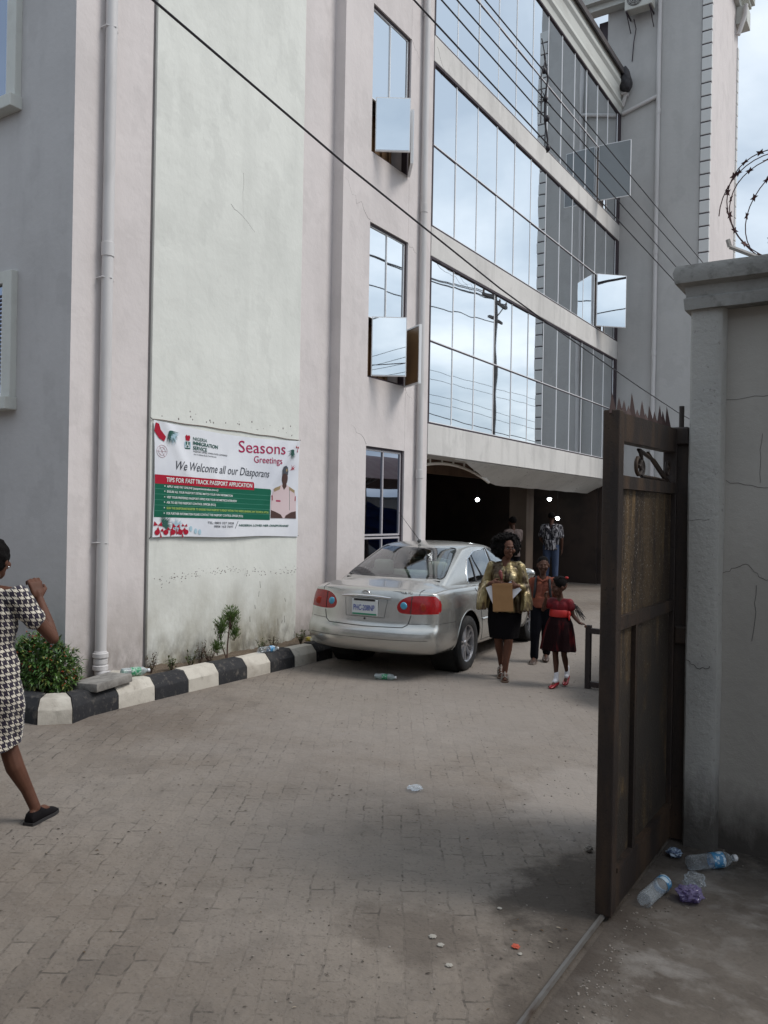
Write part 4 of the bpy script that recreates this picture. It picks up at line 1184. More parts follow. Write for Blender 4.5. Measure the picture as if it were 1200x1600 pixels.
    # seams, mouldings, handles
    def rear_line(pts_, r, nm, m, off=0.0, n=10):
        out = []
        for a, b in zip(pts_, pts_[1:]):
            for k in range(n):
                f = k / n; p = on_rear(a[0] + (b[0] - a[0]) * f, a[1] + (b[1] - a[1]) * f, off)
                if p: out.append(p)
        p = on_rear(*pts_[-1], off)
        if p: out.append(p)
        bm = B(); tube(bm, out, r, 5); P(nm, bm, m, 50)
    rear_line([(-.60, .965), (-.595, .915)], .004, 'lid_gap', SEAM_SHADE)
    rear_line([(.60, .965), (.595, .915)], .004, 'lid_gap', SEAM_SHADE)
    rear_line([(-.53, .70), (-.505, .605), (-.45, .572), (0, .562), (.45, .572), (.505, .605), (.53, .70)], .0045, 'lid_gap', SEAM_SHADE, n=8)
    for s in (-1, 1):
        pts_ = [(s * x, .612 + .02 * (x - .53)) for x in (.515, .6, .7, .78)]
        out = [on_rear(x, z, 0) for x, z in pts_]; out += [on_side(y, .62 - .02 * y, s, 0) for y in (.28, .4, .55, .66)]
        bm = B(); tube(bm, [p for p in out if p], .003, 5); P('bumper_gap', bm, SEAM_SHADE, 50)
        def side_line(pts_, r, nm, m, off=0.0, n=8):
            out = []
            for a, b in zip(pts_, pts_[1:]):
                for k in range(n + 1):
                    f = k / n; p = on_side(a[0] + (b[0] - a[0]) * f, a[1] + (b[1] - a[1]) * f, s, off)
                    if p: out.append(p)
            if len(out) > 1:
                bm = B(); tube(bm, out, r, 5); P(nm, bm, m, 50)
        side_line([(1.31, .925), (1.39, .82), (1.43, .66), (1.47, .42), (1.55, .285)], .0035, 'door_gap', SEAM_SHADE)
        side_line([(2.19, .915), (2.19, .285)], .0035, 'door_gap', SEAM_SHADE)
        side_line([(3.22, .895), (3.27, .6), (3.25, .285)], .0035, 'door_gap', SEAM_SHADE)
        side_line([(1.55, .285), (3.25, .285)], .003, 'door_gap', SEAM_SHADE)
        side_line([(1.46, .55), (2.17, .545)], .012, 'door_moulding', paint, .002); side_line([(2.21, .545), (3.22, .54)], .012, 'door_moulding', paint, .002)
        for y in (1.60, 2.58):
            p = on_side(y, .835, s, 0)
            bm = B(); ball(bm, p - Vector((s * .004, 0, 0)), .05, 12, 8, (.25, 1.0, .55)); P('handle_recess', bm, BLKP, 50)
            bm = B(); tube(bm, [p + Vector((s * .002, -.075, 0)), p + Vector((s * .025, -.05, .002)), p + Vector((s * .03, .02, .003)), p + Vector((s * .004, .07, 0))], [.01, .013, .013, .01], 8); P('door_handle', bm, CHR, 50)
        bm = B(); ball(bm, (s * .91, 3.05, 1.0), .1, 14, 10, (.95, .5, .68)); box(bm, s * .82 - .03, s * .82 + .03, 3.04, 3.10, .95, .99); P('wing_mirror', bm, paint, 50)
    rear_line([(-.72, .445), (-.4, .44), (0, .438), (.4, .44), (.72, .445)], .0028, 'bumper_crease_shade_line', SEAM_SHADE, -.0005)  # dark line drawn for the shade in the bumper crease
    rear_line([(-.26, .855), (-.235, .66), (.235, .66), (.26, .855)], .0028, 'plate_recess_shade_line', SEAM_SHADE, -.0005)  # thin dark line drawn for shading round the plate recess
    # chrome garnish, emblem, plate, lettering, aerial
    bm = B(); out = [on_rear(x, .885 - .01 * (x / .3) ** 2, .012) for x in (-.30, -.2, -.1, 0, .1, .2, .30)]
    tube(bm, out, [.008, .015, .017, .018, .017, .015, .008], 8); P('boot_garnish', bm, CHR if paint.name.startswith('silver') else paint, 50)
    bm = B(); ball(bm, on_rear(.0, .64, .001), .012, 10, 8, (1, .5, 1)); P('boot_lock', bm, BLKP, 50)
    c = on_rear(0, .91, .022)
    bm = B()
    def oval(rx, rz, cx=0, cz=0, r=.0045): tube(bm, [(c.x + cx + rx * math.cos(a * PI / 12), c.y, c.z + cz + rz * math.sin(a * PI / 12)) for a in range(24)], r, 6, closed=True)
    oval(.048, .033); oval(.016, .030, r=.004); oval(.036, .012, 0, .012, .004)
    P('emblem', bm, CHR, 50)
    c = on_rear(0, .76, 0); yp = c.y - .022
    bm = B(); box(bm, -.155, .155, yp, yp + .02, .675, .845, bev=.004); pl = P('number_plate', bm, PLW)
    bm = B(); box(bm, -.149, .149, yp - .002, yp + .001, .680, .697); P('plate_band', bm, PLG, 0, pl)
    bm = B(); box(bm, -.13, .13, yp - .004, yp + .001, .832, .852); P('plate_clip', bm, BLKP, 0, pl)
    return car, P, on_rear, grear
def text_mesh(body, size, m, name, parent, mtx, extrude=.0008, shear=0, align='LEFT', squeeze=1.0, warp=None, bold=0.0, world=False):
    cu = bpy.data.curves.new('t', 'FONT'); cu.body = body; cu.size = size; cu.extrude = extrude; cu.shear = shear; cu.align_x = align
    cu.offset = bold
    cu.resolution_u = 3
    o = bpy.data.objects.new('t', cu); COL.objects.link(o)
    dg = bpy.context.evaluated_depsgraph_get()
    me = bpy.data.meshes.new_from_object(o.evaluated_get(dg))
    bm = B(); bm.from_mesh(me)
    bpy.data.objects.remove(o); bpy.data.curves.remove(cu); bpy.data.meshes.remove(me)
    for v in bm.verts:
        v.co.x *= squeeze
        v.co = warp(v.co) if warp else mtx @ v.co
    return build(bm, name, m, parent, world=world, fix=False)
SILVER = mat('silver_car_paint', (.52, .515, .49), .25, .75, coat=.6, spots=[((2, 2, 2), 3, .45, .7, (.47, .46, .43), .5)])
DGREEN = mat('dark_green_car_paint', (.010, .018, .016), .25, .4, coat=.6)
car, CP_, on_rear, grear = make_car('silver_saloon_car', 'silver saloon car parked rear-on beside the kerb with a white number plate', (-4.93, 7.27, 0), rad(5.5), SILVER, True)
yp = on_rear(0, .76, 0).y - .0235
pt_ = [c for c in car.children if c.name.startswith('number_plate')][0]
text_mesh('PHC-208NP', .086, PLB, 'plate_lettering', pt_, Matrix.Translation((-.138, yp, .728)) @ Matrix.Rotation(rad(90), 4, 'X'), squeeze=.60, bold=.001)
pe = on_rear(.43, .94, 0)
text_mesh('COROLLA', .036, BLKP, 'model_lettering', car, Matrix.Translation((.30, on_rear(.40, .93, .004).y, .925)) @ Matrix.Rotation(rad(3), 4, 'Z') @ Matrix.Rotation(rad(90), 4, 'X'), bold=.001)
text_mesh('XLi', .036, CHR, 'model_lettering', car, Matrix.Translation((.475, on_rear(.49, .93, .006).y, .925)) @ Matrix.Rotation(rad(5), 4, 'Z') @ Matrix.Rotation(rad(90), 4, 'X'), bold=.001)
bm = B(); ball(bm, (-.02, 1.50, 1.445), .04, 10, 8, (.5, 1.1, .6)); tube(bm, [(-.02, 1.5, 1.46), (-.16, 1.20, 1.80)], [.004, .002], 6); CP_('aerial', bm, BLKP, 50)
# white papers and a dark bag on the rear shelf
bm = B(); box(bm, .08, .44, 1.40, 1.43, 1.06, 1.28, mat4=Matrix.Rotation(rad(8), 4, 'Y')); CP_('windscreen_sunshade', bm, mat('pale_blue_card', (.33, .42, .45), .5))

def wheel(parent, x, y, s, steer=0):
    M4 = Matrix.Translation((x, y, .312)) @ Matrix.Rotation(steer, 4, 'Z') @ Matrix.Rotation(rad(90) * s, 4, 'Y')
    bm = B(); lathe(bm, [(.0, -.06), (.15, -.06), (.15, -.04), (.0, -.04)], seg=24, mat4=M4, cap=False)
    w_ = build(bm, 'wheel', mat_disc, parent, smooth=40)
    bm = B(); lathe(bm, [(.205, -.10), (.235, -.105), (.29, -.10), (.308, -.085), (.312, -.05), (.312, .05), (.308, .085), (.29, .10), (.24, .103), (.212, .095), (.205, .08)], seg=48, mat4=M4, cap=False)
    for a in (-.03, .03):
        pass
    build(bm, 'tyre', TYRE, w_, smooth=40)
    bm = B(); lathe(bm, [(.19, -.09), (.205, -.09), (.200, .03), (.206, .086), (.218, .095), (.220, .090), (.196, .075), (.19, .0)], seg=48, mat4=M4, cap=False)
    for k in range(10):
        a = k * PI / 5 + (.09 if k % 2 else -.09)
        R_ = Matrix.Rotation(a, 4, 'Z')
        v = []
        for r, hw, zt in ((.03, .020, .060), (.10, .013, .066), (.17, .014, .070), (.205, .020, .078)):
            v.append([M4 @ (R_ @ Vector(p)) for p in ((r, -hw, zt - .03), (r, -hw * .7, zt), (r, hw * .7, zt), (r, hw, zt - .03))])
        ring_loft(bm, v)
    lathe(bm, [(.0, .072), (.028, .071), (.034, .06), (.04, .03)], seg=16, mat4=M4, cap=False)
    build(bm, 'rim', RIM, w_, smooth=35)
mat_disc = mat('brake_disc', (.05, .045, .04), .6, .6)
for c_ in (car,):
    for y in (1.05, 3.65):
        for s in (-1, 1): wheel(c_, s * .735, y, s, rad(-12) if (y > 3 and s > 0) else (rad(-12) if y > 3 else 0))
gcar, GP_, on_r2, gr2 = make_car('dark_green_saloon_car', 'dark green saloon car parked nose-out, mostly hidden behind the open gate leaf', (-1.60, 12.05, 0), rad(180), DGREEN, True)
for y in (1.05, 3.65):
    for s in (-1, 1): wheel(gcar, s * .735, y, s)
# low square-tube barrier
bar = thing('parking_barrier', 'low black square-tube barrier in front of the dark green car', 'barrier', (-2.2, 8.3, 0))
bm = B()
for x in (-2.79, -1.5): box(bm, x, x + .055, 8.27, 8.325, 0, .66, bev=.004)
box(bm, -2.735, -1.5, 8.272, 8.323, .575, .63); box(bm, -2.735, -1.5, 8.272, 8.323, .02, .075)
build(bm, 'frame', mat('black_tube_paint', (.018, .012, .012), .5, spots=[(12, 4, .5, .7, (.05, .03, .025), .6)]), bar, world=True)

# ------------------------------------------------------------------ people
def capsule(bm, p, q, r1, r2, seg=12):
    p, q = Vector(p), Vector(q)
    d = q - p
    if d.length < 1e-6: ball(bm, p, r1, seg, 8); return
    n = 6
    t = d.normalized(); a = t.orthogonal().normalized(); b = t.cross(a)
    rings = []
    for k in range(1, 5):
        ph = -PI / 2 + k * PI / 2 / 5
        rings.append((p + t * r1 * math.sin(ph), r1 * math.cos(ph)))
    rings.append((p, r1)); rings.append((q, r2))
    for k in range(1, 5):
        ph = k * PI / 2 / 5
        rings.append((q + t * r2 * math.sin(ph), r2 * math.cos(ph)))
    ring_loft(bm, [[c + (a * math.cos(2 * PI * i / seg) + b * math.sin(2 * PI * i / seg)) * r for i in range(seg)] for c, r in rings])
def limb(bm, pts, rs):
    for i in range(len(pts) - 1): capsule(bm, pts[i], pts[i + 1], rs[i], rs[i + 1])
def fused(bm, name, m, parent, voxel=.007, smooth=4, disp=None, dec=None):
    """one continuous skin over all the shapes in bm"""
    bmesh.ops.recalc_face_normals(bm, faces=bm.faces)
    me = bpy.data.meshes.new(name); bm.to_mesh(me); bm.free()
    o = bpy.data.objects.new(name, me); COL.objects.link(o)
    md = o.modifiers.new('r', 'REMESH'); md.mode = 'VOXEL'; md.voxel_size = voxel
    if smooth:
        ms = o.modifiers.new('s', 'SMOOTH'); ms.factor = .5; ms.iterations = smooth
    evaluated(o)
    if disp:
        for amp, sc, dirw in disp:
            vs_ = o.data.vertices; nn = [Vector(v.vector) for v in o.data.vertex_normals]; cc = [v.co.copy() for v in vs_]; flat = []
            for c, nv in zip(cc, nn):
                flat.extend(c + nv * amp * mnoise.noise(Vector((c.x * sc * dirw[0], c.y * sc * dirw[1], c.z * sc * dirw[2]))))
            vs_.foreach_set('co', flat); o.data.update()
    o.parent = parent
    o.data.materials.clear(); o.data.materials.append(m)
    for p in o.data.polygons: p.use_smooth = True
    return o
def hand(bm, wrist, d, palm, s=1.0, curl=.5, thumb=1, spread=.12):
    """palm block, four unequal bent fingers and a thumb leaving the side of the palm"""
    wrist = Vector(wrist); d = Vector(d).normalized(); palm = Vector(palm); palm = (palm - d * palm.dot(d)).normalized(); side = d.cross(palm) * thumb
    pl = .088 * s
    capsule(bm, wrist, wrist + d * .03 * s, .022 * s, .024 * s, 8)
    for k in (-1.1, -.4, .35, 1.0):
        b0 = wrist + d * .02 * s + side * k * .018 * s; b1 = wrist + d * pl + side * k * .026 * s
        capsule(bm, b0, b1, .014 * s, .0125 * s, 8)
    for k, ln in ((1.45, .068), (.5, .078), (-.5, .072), (-1.4, .055)):
        a = wrist + d * pl + side * k * .0185 * s
        dd = (d + side * k * spread).normalized()
        ang = 0
        for q, fr in enumerate((.42, .32, .26)):
            ang += curl * (.55 if q == 0 else 1.0)
            v = (dd * math.cos(ang) + palm * math.sin(ang)).normalized()
            b = a + v * ln * fr * s
            capsule(bm, a, b, .0088 * s - .0006 * q, .0082 * s - .0008 * q, 8); a = b
    a = wrist + d * .025 * s + side * .022 * s
    v1 = (d * .65 + side * .75 + palm * .25).normalized(); b = a + v1 * .04 * s
    capsule(bm, a, b, .0135 * s, .011 * s, 8)
    v2 = (d * .9 + side * .2 + palm * (.3 + curl * .4)).normalized(); capsule(bm, b, b + v2 * .032 * s, .0105 * s, .0085 * s, 8)
def head_shapes(bm, c, yaw, s=1.0, pitch=0.0, roll=0.0):
    """c: head centre; the face looks along +Y turned by yaw"""
    R_ = Matrix.Rotation(yaw, 4, 'Z') @ Matrix.Rotation(pitch, 4, 'X') @ Matrix.Rotation(roll, 4, 'Y')
    T_ = Matrix.Translation(Vector(c)) @ R_
    def e(p, r, sc): ball(bm, (0, 0, 0), r * s, 14, 10, sc, rot=T_ @ Matrix.Translation(Vector(p) * s))
    e((0, -.012, .030), .092, (.82, 1.02, .95))
    e((0, .022, -.010), .075, (.86, .86, 1.15))
    e((0, .040, -.070), .045, (1.0, .80, .75))       # jaw and chin
    e((0, .058, -.092), .022, (1.1, .7, .7))
    e((0, .080, .028), .028, (1.5, .28, .40))        # brow
    e((0, .092, -.006), .012, (.75, .9, 1.9)); e((0, .098, -.024), .013, (1.3, .75, .7))   # nose
    e((0, .079, -.053), .015, (1.45, .5, .38)); e((0, .078, -.063), .014, (1.25, .5, .42))   # lips
    for q in (-1, 1):
        e((q * .040, .066, -.022), .028, (.9, .7, .9))
        e((q * .077, -.006, .0), .024, (.35, .75, 1.15))
    return T_
def eyes(T_, s, parent):
    for q in (-1, 1):
        bm = B(); c = T_ @ Vector((q * .031 * s, .0835 * s, .006 * s)); ball(bm, c, .0115 * s, 10, 8, (1.0, .55, .42), rot=T_.to_3x3().to_4x4())
        o = build(bm, 'eye', EYEW, parent, smooth=60)
        bm = B(); c = T_ @ Vector((q * .031 * s, .0900 * s, .006 * s)); ball(bm, c, .0065 * s, 8, 6, (1, .5, 1), rot=T_.to_3x3().to_4x4())
        build(bm, 'iris', EYED, o, smooth=60)
    bm = B()
    for q in (-1, 1): tube(bm, [T_ @ Vector((q * x * s, y * s, z * s)) for x, y, z in ((.016, .094, .026), (.032, .093, .031), (.047, .084, .026))], .0032 * s, 6)
    return build(bm, 'eyebrows', HAIR, parent, smooth=60)
SKIN = mat('dark_skin', (.105, .045, .028), .60, spec=.25, spots=[(14, 4, .45, .7, (.075, .032, .02), .6)], bump=[(90, .12, .002)])
SKIN2 = mat('deep_brown_skin', (.075, .034, .022), .62, spec=.25, spots=[(14, 4, .45, .7, (.055, .024, .016), .6)])
HAIR = mat('black_hair', (.006, .005, .005), .95, spec=.12, bump=[(160, .9, .006)])
EYEW = mat('eye_white', (.20, .18, .16), .5, spec=.2); EYED = mat('eye_dark', (.015, .01, .008), .2)
def body_of(root, J, s, m, parts=('torso', 'R', 'L'), hands=(), head=None, voxel=.007, fem=True, leg_r=1.0, arm_r=1.0):
    bm = B()
    V_ = {k: Vector(v) for k, v in J.items()}
    if head:
        c, yaw, hs, pitch, roll = head
        T_ = head_shapes(bm, c, yaw, hs, pitch, roll)
        capsule(bm, V_['neck'], Vector(c) + Vector((0, -.012, -.055)) * hs, .050 * s, .046 * s)
    sm = (V_['shR'] + V_['shL']) / 2
    capsule(bm, V_['neck'], sm + Vector((0, 0, -.01)), .052 * s, .07 * s)
    for q in 'RL':
        capsule(bm, sm.lerp(V_['sh' + q], .3), V_['sh' + q], .062 * s, .050 * s)
        capsule(bm, V_['chest'].lerp(V_['sh' + q], .35), V_['waist'].lerp(V_['hip' + q], .3), .088 * s, .085 * s)
        capsule(bm, V_['waist'].lerp(V_['hip' + q], .3), V_['hip' + q], .088 * s, .092 * s)
        if fem: ball(bm, V_['chest'].lerp(V_['sh' + q], .33) + Vector((0, .065 * s, -.01)), .062 * s, 12, 8)
        a, e_, w_ = V_['sh' + q], V_['el' + q], V_['wr' + q]
        limb(bm, [a, a.lerp(e_, .45), e_, e_.lerp(w_, .35), w_], [r * s * arm_r for r in (.047, .044, .034, .036, .024)])
        h, k, n_ = V_['hip' + q], V_['kn' + q], V_['an' + q]
        bk = Vector((0, -.018 * s, 0))
        limb(bm, [h, h.lerp(k, .45), k, k.lerp(n_, .32) + bk, k.lerp(n_, .7), n_], [r * s * leg_r for r in (.085, .074, .052, .053, .036, .032)])
        t = V_['toe' + q]
        limb(bm, [n_ + Vector((0, -.02 * s, -.03 * s)), n_.lerp(t, .6), t], [.028 * s, .028 * s, .02 * s])
    for wr, d, palm, curl, th, hs in hands: hand(bm, wr, d, palm, hs, curl, th)
    o = fused(bm, 'body', m, root, voxel, 3)
    if head: eyes(T_, hs, root)
    return o, (T_ if head else None)
def shoe(root, an, toe, s, m, name='shoe', h=.055, sole=None, up=1.0):
    an, toe = Vector(an), Vector(toe)
    d = (toe - an); d.z = 0; L_ = d.length; d.normalize(); sd_ = Vector((d.y, -d.x, 0))
    z0 = min(an.z, toe.z) - .0
    heel = Vector((an.x, an.y, 0)) - d * .055 * s
    pitch_h = an.z - .085 * s          # lift of the heel
    toe_h = max(0, toe.z - .02 * s)
    ln = L_ + .055 * s + .055 * s
    rings = []
    prof = [(0, .028, .055, 0), (.08, .036, .075, 0), (.3, .037, .080 * up, 0), (.5, .041, .062, 0), (.72, .047, .046, 0), (.9, .040, .034, 0), (1, .018, .02, 0)]
    for f, w_, hh, _ in prof:
        c = heel + d * ln * f; zl = pitch_h + (toe_h - pitch_h) * min(1, f / .75)
        rings.append([c + sd_ * (w_ * s * math.cos(a)) + Vector((0, 0, zl + hh * s * (.5 + .5 * math.sin(a)) if math.sin(a) > 0 else zl + hh * s * (.5 + .5 * max(-1, math.sin(a) * 1.6)))) for a in [2 * PI * k / 14 for k in range(14)]])
    bm = B(); ring_loft(bm, rings)
    o = build(bm, name, m, root, smooth=50)
    if sole is not None:
        bm = B(); rr = []
        for f, w_, hh, _ in prof:
            c = heel + d * (ln * f) + d * (.006 if f == 1 else -.006 if f == 0 else 0); zl = pitch_h + (toe_h - pitch_h) * min(1, f / .75)
            rr.append([c + sd_ * (w_ + .004) * s + Vector((0, 0, zl)), c + sd_ * (w_ + .004) * s + Vector((0, 0, zl + .016 * s)), c - sd_ * (w_ + .004) * s + Vector((0, 0, zl + .016 * s)), c - sd_ * (w_ + .004) * s + Vector((0, 0, zl))])
        ring_loft(bm, rr); build(bm, 'sole', sole, o, smooth=30)
    return o
def cloth(bm, rings, seg=64, folds=None, cap=(True, True)):
    """rings: (cx, cy, z, rx, ry, fold amplitude, z drop at the back)"""
    out = []
    for i, r in enumerate(rings):
        cx, cy, z, rx, ry, fa = r[:6]
        ring = []
        for k in range(seg):
            a = 2 * PI * k / seg
            f = 1 + fa * (math.sin(a * (folds or 9) + .6 * math.sin(a * 2) + i * .12) * .7 + math.sin(a * (folds or 9) * 1.7 + 1.3) * .3)
            zz = z + (r[6] * math.sin(a) if len(r) > 6 else 0)
            ring.append(Vector((cx + rx * f * math.cos(a), cy + ry * f * math.sin(a), zz)))
        out.append(ring)
    ring_loft(bm, out, True, cap)

# --- houndstooth cloth
def houndstooth(name, light, dark, cell):
    m = mat(name, light, .85, bump=[(300, .3, .002)], sheen=.2)
    t, co, s = obj_sep(m)
    geo = N(t, 'ShaderNodeNewGeometry')
    u = M_(t, 'DIVIDE', M_(t, 'ADD', M_(t, 'ADD', s[0], M_(t, 'MULTIPLY', s[1], .9)), M_(t, 'MULTIPLY', noise_s(t, co, 14, 2), .02)), cell)
    v = M_(t, 'DIVIDE', M_(t, 'ADD', s[2], M_(t, 'MULTIPLY', noise_s(t, co, 11, 2), .02)), cell)
    fr = lambda x: M_(t, 'FRACT', x)
    A = M_(t, 'LESS_THAN', fr(u), .66); Bb = M_(t, 'LESS_THAN', fr(v), .64)
    T_ = M_(t, 'LESS_THAN', fr(M_(t, 'MULTIPLY', M_(t, 'ADD', u, v), 2.0)), .5)
    sel = M_(t, 'ADD', M_(t, 'MULTIPLY', T_, A), M_(t, 'MULTIPLY', M_(t, 'SUBTRACT', 1.0, T_), Bb))
    mix_in(m, sel, dark)
    return m
# 1. woman walking past on the left
HND = houndstooth('houndstooth_cloth', (.60, .55, .46), (.014, .008, .024), .041)
pw = thing('person', 'woman in a houndstooth dress and black slip-on shoes walking past with one hand raised', 'person', (-4.268, 2.615, 0), rad(24))
J = dict(neck=(.0, 0, 1.355), chest=(0, .0, 1.16), waist=(0, 0, .98), shR=(.165, -.005, 1.30), shL=(-.165, .0, 1.30), elR=(.315, .12, 1.055), wrR=(.175, .205, 1.265),
         elL=(-.22, -.05, 1.07), wrL=(-.23, .05, .88), hipR=(.085, 0, .84), hipL=(-.085, 0, .84), knR=(.075, .085, .44), knL=(-.09, .02, .45), anR=(.205, .15, .085), anL=(-.10, -.24, .15),
         toeR=(.215, .28, .022), toeL=(-.11, -.12, .03))
bo, T_ = body_of(pw, J, .96, SKIN, hands=[((.175, .205, 1.265), (-.38, .10, 1.0), (-.8, .5, -.1), 1.0, -1, 1.08), ((-.23, .05, .88), (0, .1, -1), (1, 0, 0), .3, 1, .95)],
                 head=((.0, .035, 1.485), rad(4), .98, 0, 0), voxel=.0055)
bm = B()
for q in 'RL':
    sh = Vector(J['sh' + q]); el = Vector(J['el' + q])
    capsule(bm, sh.lerp(Vector((0, 0, 1.30)), .7), sh, .068, .062); capsule(bm, sh, sh.lerp(el, .50), .063, .062)
    capsule(bm, Vector(J['chest']).lerp(sh, .35), Vector((.055 if q == 'R' else -.055, 0, 1.0)), .108, .100)
    ball(bm, Vector(J['chest']).lerp(sh, .33) + Vector((0, .065, -.01)), .075, 12, 8)
    capsule(bm, Vector((.055 if q == 'R' else -.055, 0, 1.0)), Vector((.078 if q == 'R' else -.078, -.015, .86)), .100, .118)
cloth(bm, [(0, 0, .98, .145, .115, 0), (0, -.01, .86, .195, .15, .01), (0.01, .0, .74, .195, .155, .02), (.015, .015, .62, .18, .15, .03, .0), (.02, .02, .52, .165, .15, .045, .02), (.02, .02, .475, .162, .152, .055, .03)], 56, 7)
fused(bm, 'dress', HND, pw, .0065, 2, [(.022, 5, (1, 1, 1.3)), (.010, 13, (1, 1, 1.5))])
bm = B()
ball(bm, T_ @ Vector((0, -.02, .035)), .104, 20, 14, (.84, 1.02, .98)); ball(bm, T_ @ Vector((0, -.085, -.005)), .062, 14, 10, (1.0, .8, 1.1)); ball(bm, T_ @ Vector((0, -.045, .10)), .055, 12, 8, (1.1, 1.1, .7))
h_ = fused(bm, 'hair', HAIR, pw, .007, 3, [(.008, 30, (1, 1, 1))])
bm = B(); ball(bm, T_ @ Vector((.086, 0.0, -.03)), .006, 8, 6); build(bm, 'earring', CHR, pw, smooth=60)
BSH = mat('black_canvas_shoe', (.006, .005, .006), .85, spec=.15, bump=[(200, .4, .002)]); BSOLE = mat('black_rubber_sole', (.025, .023, .024), .7)
shoe(pw, J['anR'], J['toeR'], 1.0, BSH, sole=BSOLE, up=1.15); shoe(pw, J['anL'], J['toeL'], 1.0, BSH, sole=BSOLE, up=1.15)

# 2. woman in the gold blouse
GOLD = mat('gold_satin', (.215, .165, .075), .36, .45, spots=[((9, 9, 2.2), 3, .47, .56, (.040, .022, .012), .9), ((14, 14, 4), 2, .56, .66, (.42, .35, .20), .7)], bump=[(16, .7, .02)])
pg = thing('person', 'woman with a black afro and a shiny gold blouse carrying a brown envelope', 'person', (-3.70, 8.27, 0), rad(-158))
# (local +X is the picture's left, because she faces the camera)
J = dict(neck=(0, 0, 1.285), chest=(0, 0, 1.10), waist=(0, 0, .93), shR=(.150, 0, 1.215), shL=(-.150, 0, 1.215), elR=(.225, .02, .975), wrR=(.15, .215, 1.055), elL=(-.215, .02, .975), wrL=(-.135, .225, 1.035),
         hipR=(.08, 0, .80), hipL=(-.08, 0, .80), knR=(.065, .06, .44), knL=(-.05, .10, .44), anR=(.035, -.09, .13), anL=(-.015, .10, .09), toeR=(.03, .03, .022), toeL=(-.02, .235, .02))
bo, T_ = body_of(pg, J, .93, SKIN, hands=[((.15, .215, 1.055), (-.85, .22, -.05), (-.1, -.9, -.1), .45, 1, .95), ((-.135, .225, 1.035), (.9, .15, -.05), (.1, -.9, 0), .4, -1, .95)],
                 head=((-.02, .03, 1.425), rad(24), .97, rad(-3), 0), voxel=.006)
bm = B()
for q, sg in (('R', 1), ('L', -1)):
    sh = Vector(J['sh' + q]); el = Vector(J['el' + q]); wr = Vector(J['wr' + q])
    capsule(bm, (0, 0, 1.235), sh, .052, .052); capsule(bm, sh, el, .056, .066)
    capsule(bm, Vector((0, 0, 1.11)).lerp(sh, .32), Vector((sg * .055, 0, .95)), .112, .110); ball(bm, Vector((sg * .06, .065, 1.10)), .078, 12, 8)
    # bell sleeve: hangs from the forearm
    cloth(bm, [(el.x, el.y, el.z + .06, .055, .06, .02), (el.x + sg * .01, el.y + .03, el.z - .03, .066, .095, .05), (el.x + sg * .02, el.y + .05, el.z - .14, .062, .115, .1), (el.x + sg * .02, el.y + .055, el.z - .215, .060, .125, .14)], 48, 6)
    capsule(bm, el, el.lerp(wr, .62), .062, .052)
cloth(bm, [(0, 0, 1.0, .15, .12, 0), (0, 0, .88, .175, .14, .02), (0, .0, .78, .185, .15, .04), (0, .0, .735, .19, .155, .06)], 56, 8)
fused(bm, 'blouse', GOLD, pg, .006, 1, [(.022, 12, (1, 1, .16)), (.010, 26, (1, 1, .25))])
bm = B(); tube(bm, [(.055, .135, 1.19), (.045, .155, 1.14), (.035, .16, 1.08)], [.012, .022, .006], 8); ball(bm, (.05, .145, 1.165), .022, 8, 6); build(bm, 'necktie_bow', mat('maroon_satin', (.13, .02, .018), .4), pg, smooth=60)
bm = B(); cloth(bm, [(0, 0, .86, .165, .13, 0), (0, 0, .76, .185, .145, .01), (0, .01, .62, .182, .145, .02), (0, .02, .50, .165, .14, .03), (0, .02, .44, .155, .135, .035)], 56, 7)
fused(bm, 'skirt', mat('black_skirt_cloth', (.006, .005, .006), .95, spec=.08, bump=[(40, .3, .004)]), pg, .0075, 3, [(.01, 7, (1, 1, .4))])
bm = B(); r_ = random.Random(4)
ball(bm, T_ @ Vector((0, -.055, .02)), .135, 16, 12, (1.10, .86, 1.0))
for k in range(360):
    v = Vector((r_.gauss(0, 1), r_.gauss(0, 1), r_.gauss(0, 1))).normalized()
    if v.y > .16 and v.z < .55: continue
    ball(bm, T_ @ (Vector((0, -.05, .022)) + Vector((v.x * .168, v.y * .135, v.z * .140)) * r_.uniform(.86, 1.04)), r_.uniform(.012, .022), 6, 5)
fused(bm, 'hair', HAIR, pg, .007, 1, [(.010, 60, (1, 1, 1))])
SAND = mat('silver_sandal', (.40, .36, .32), .35, .5); SSOLE = mat('tan_sole', (.10, .06, .04), .7)
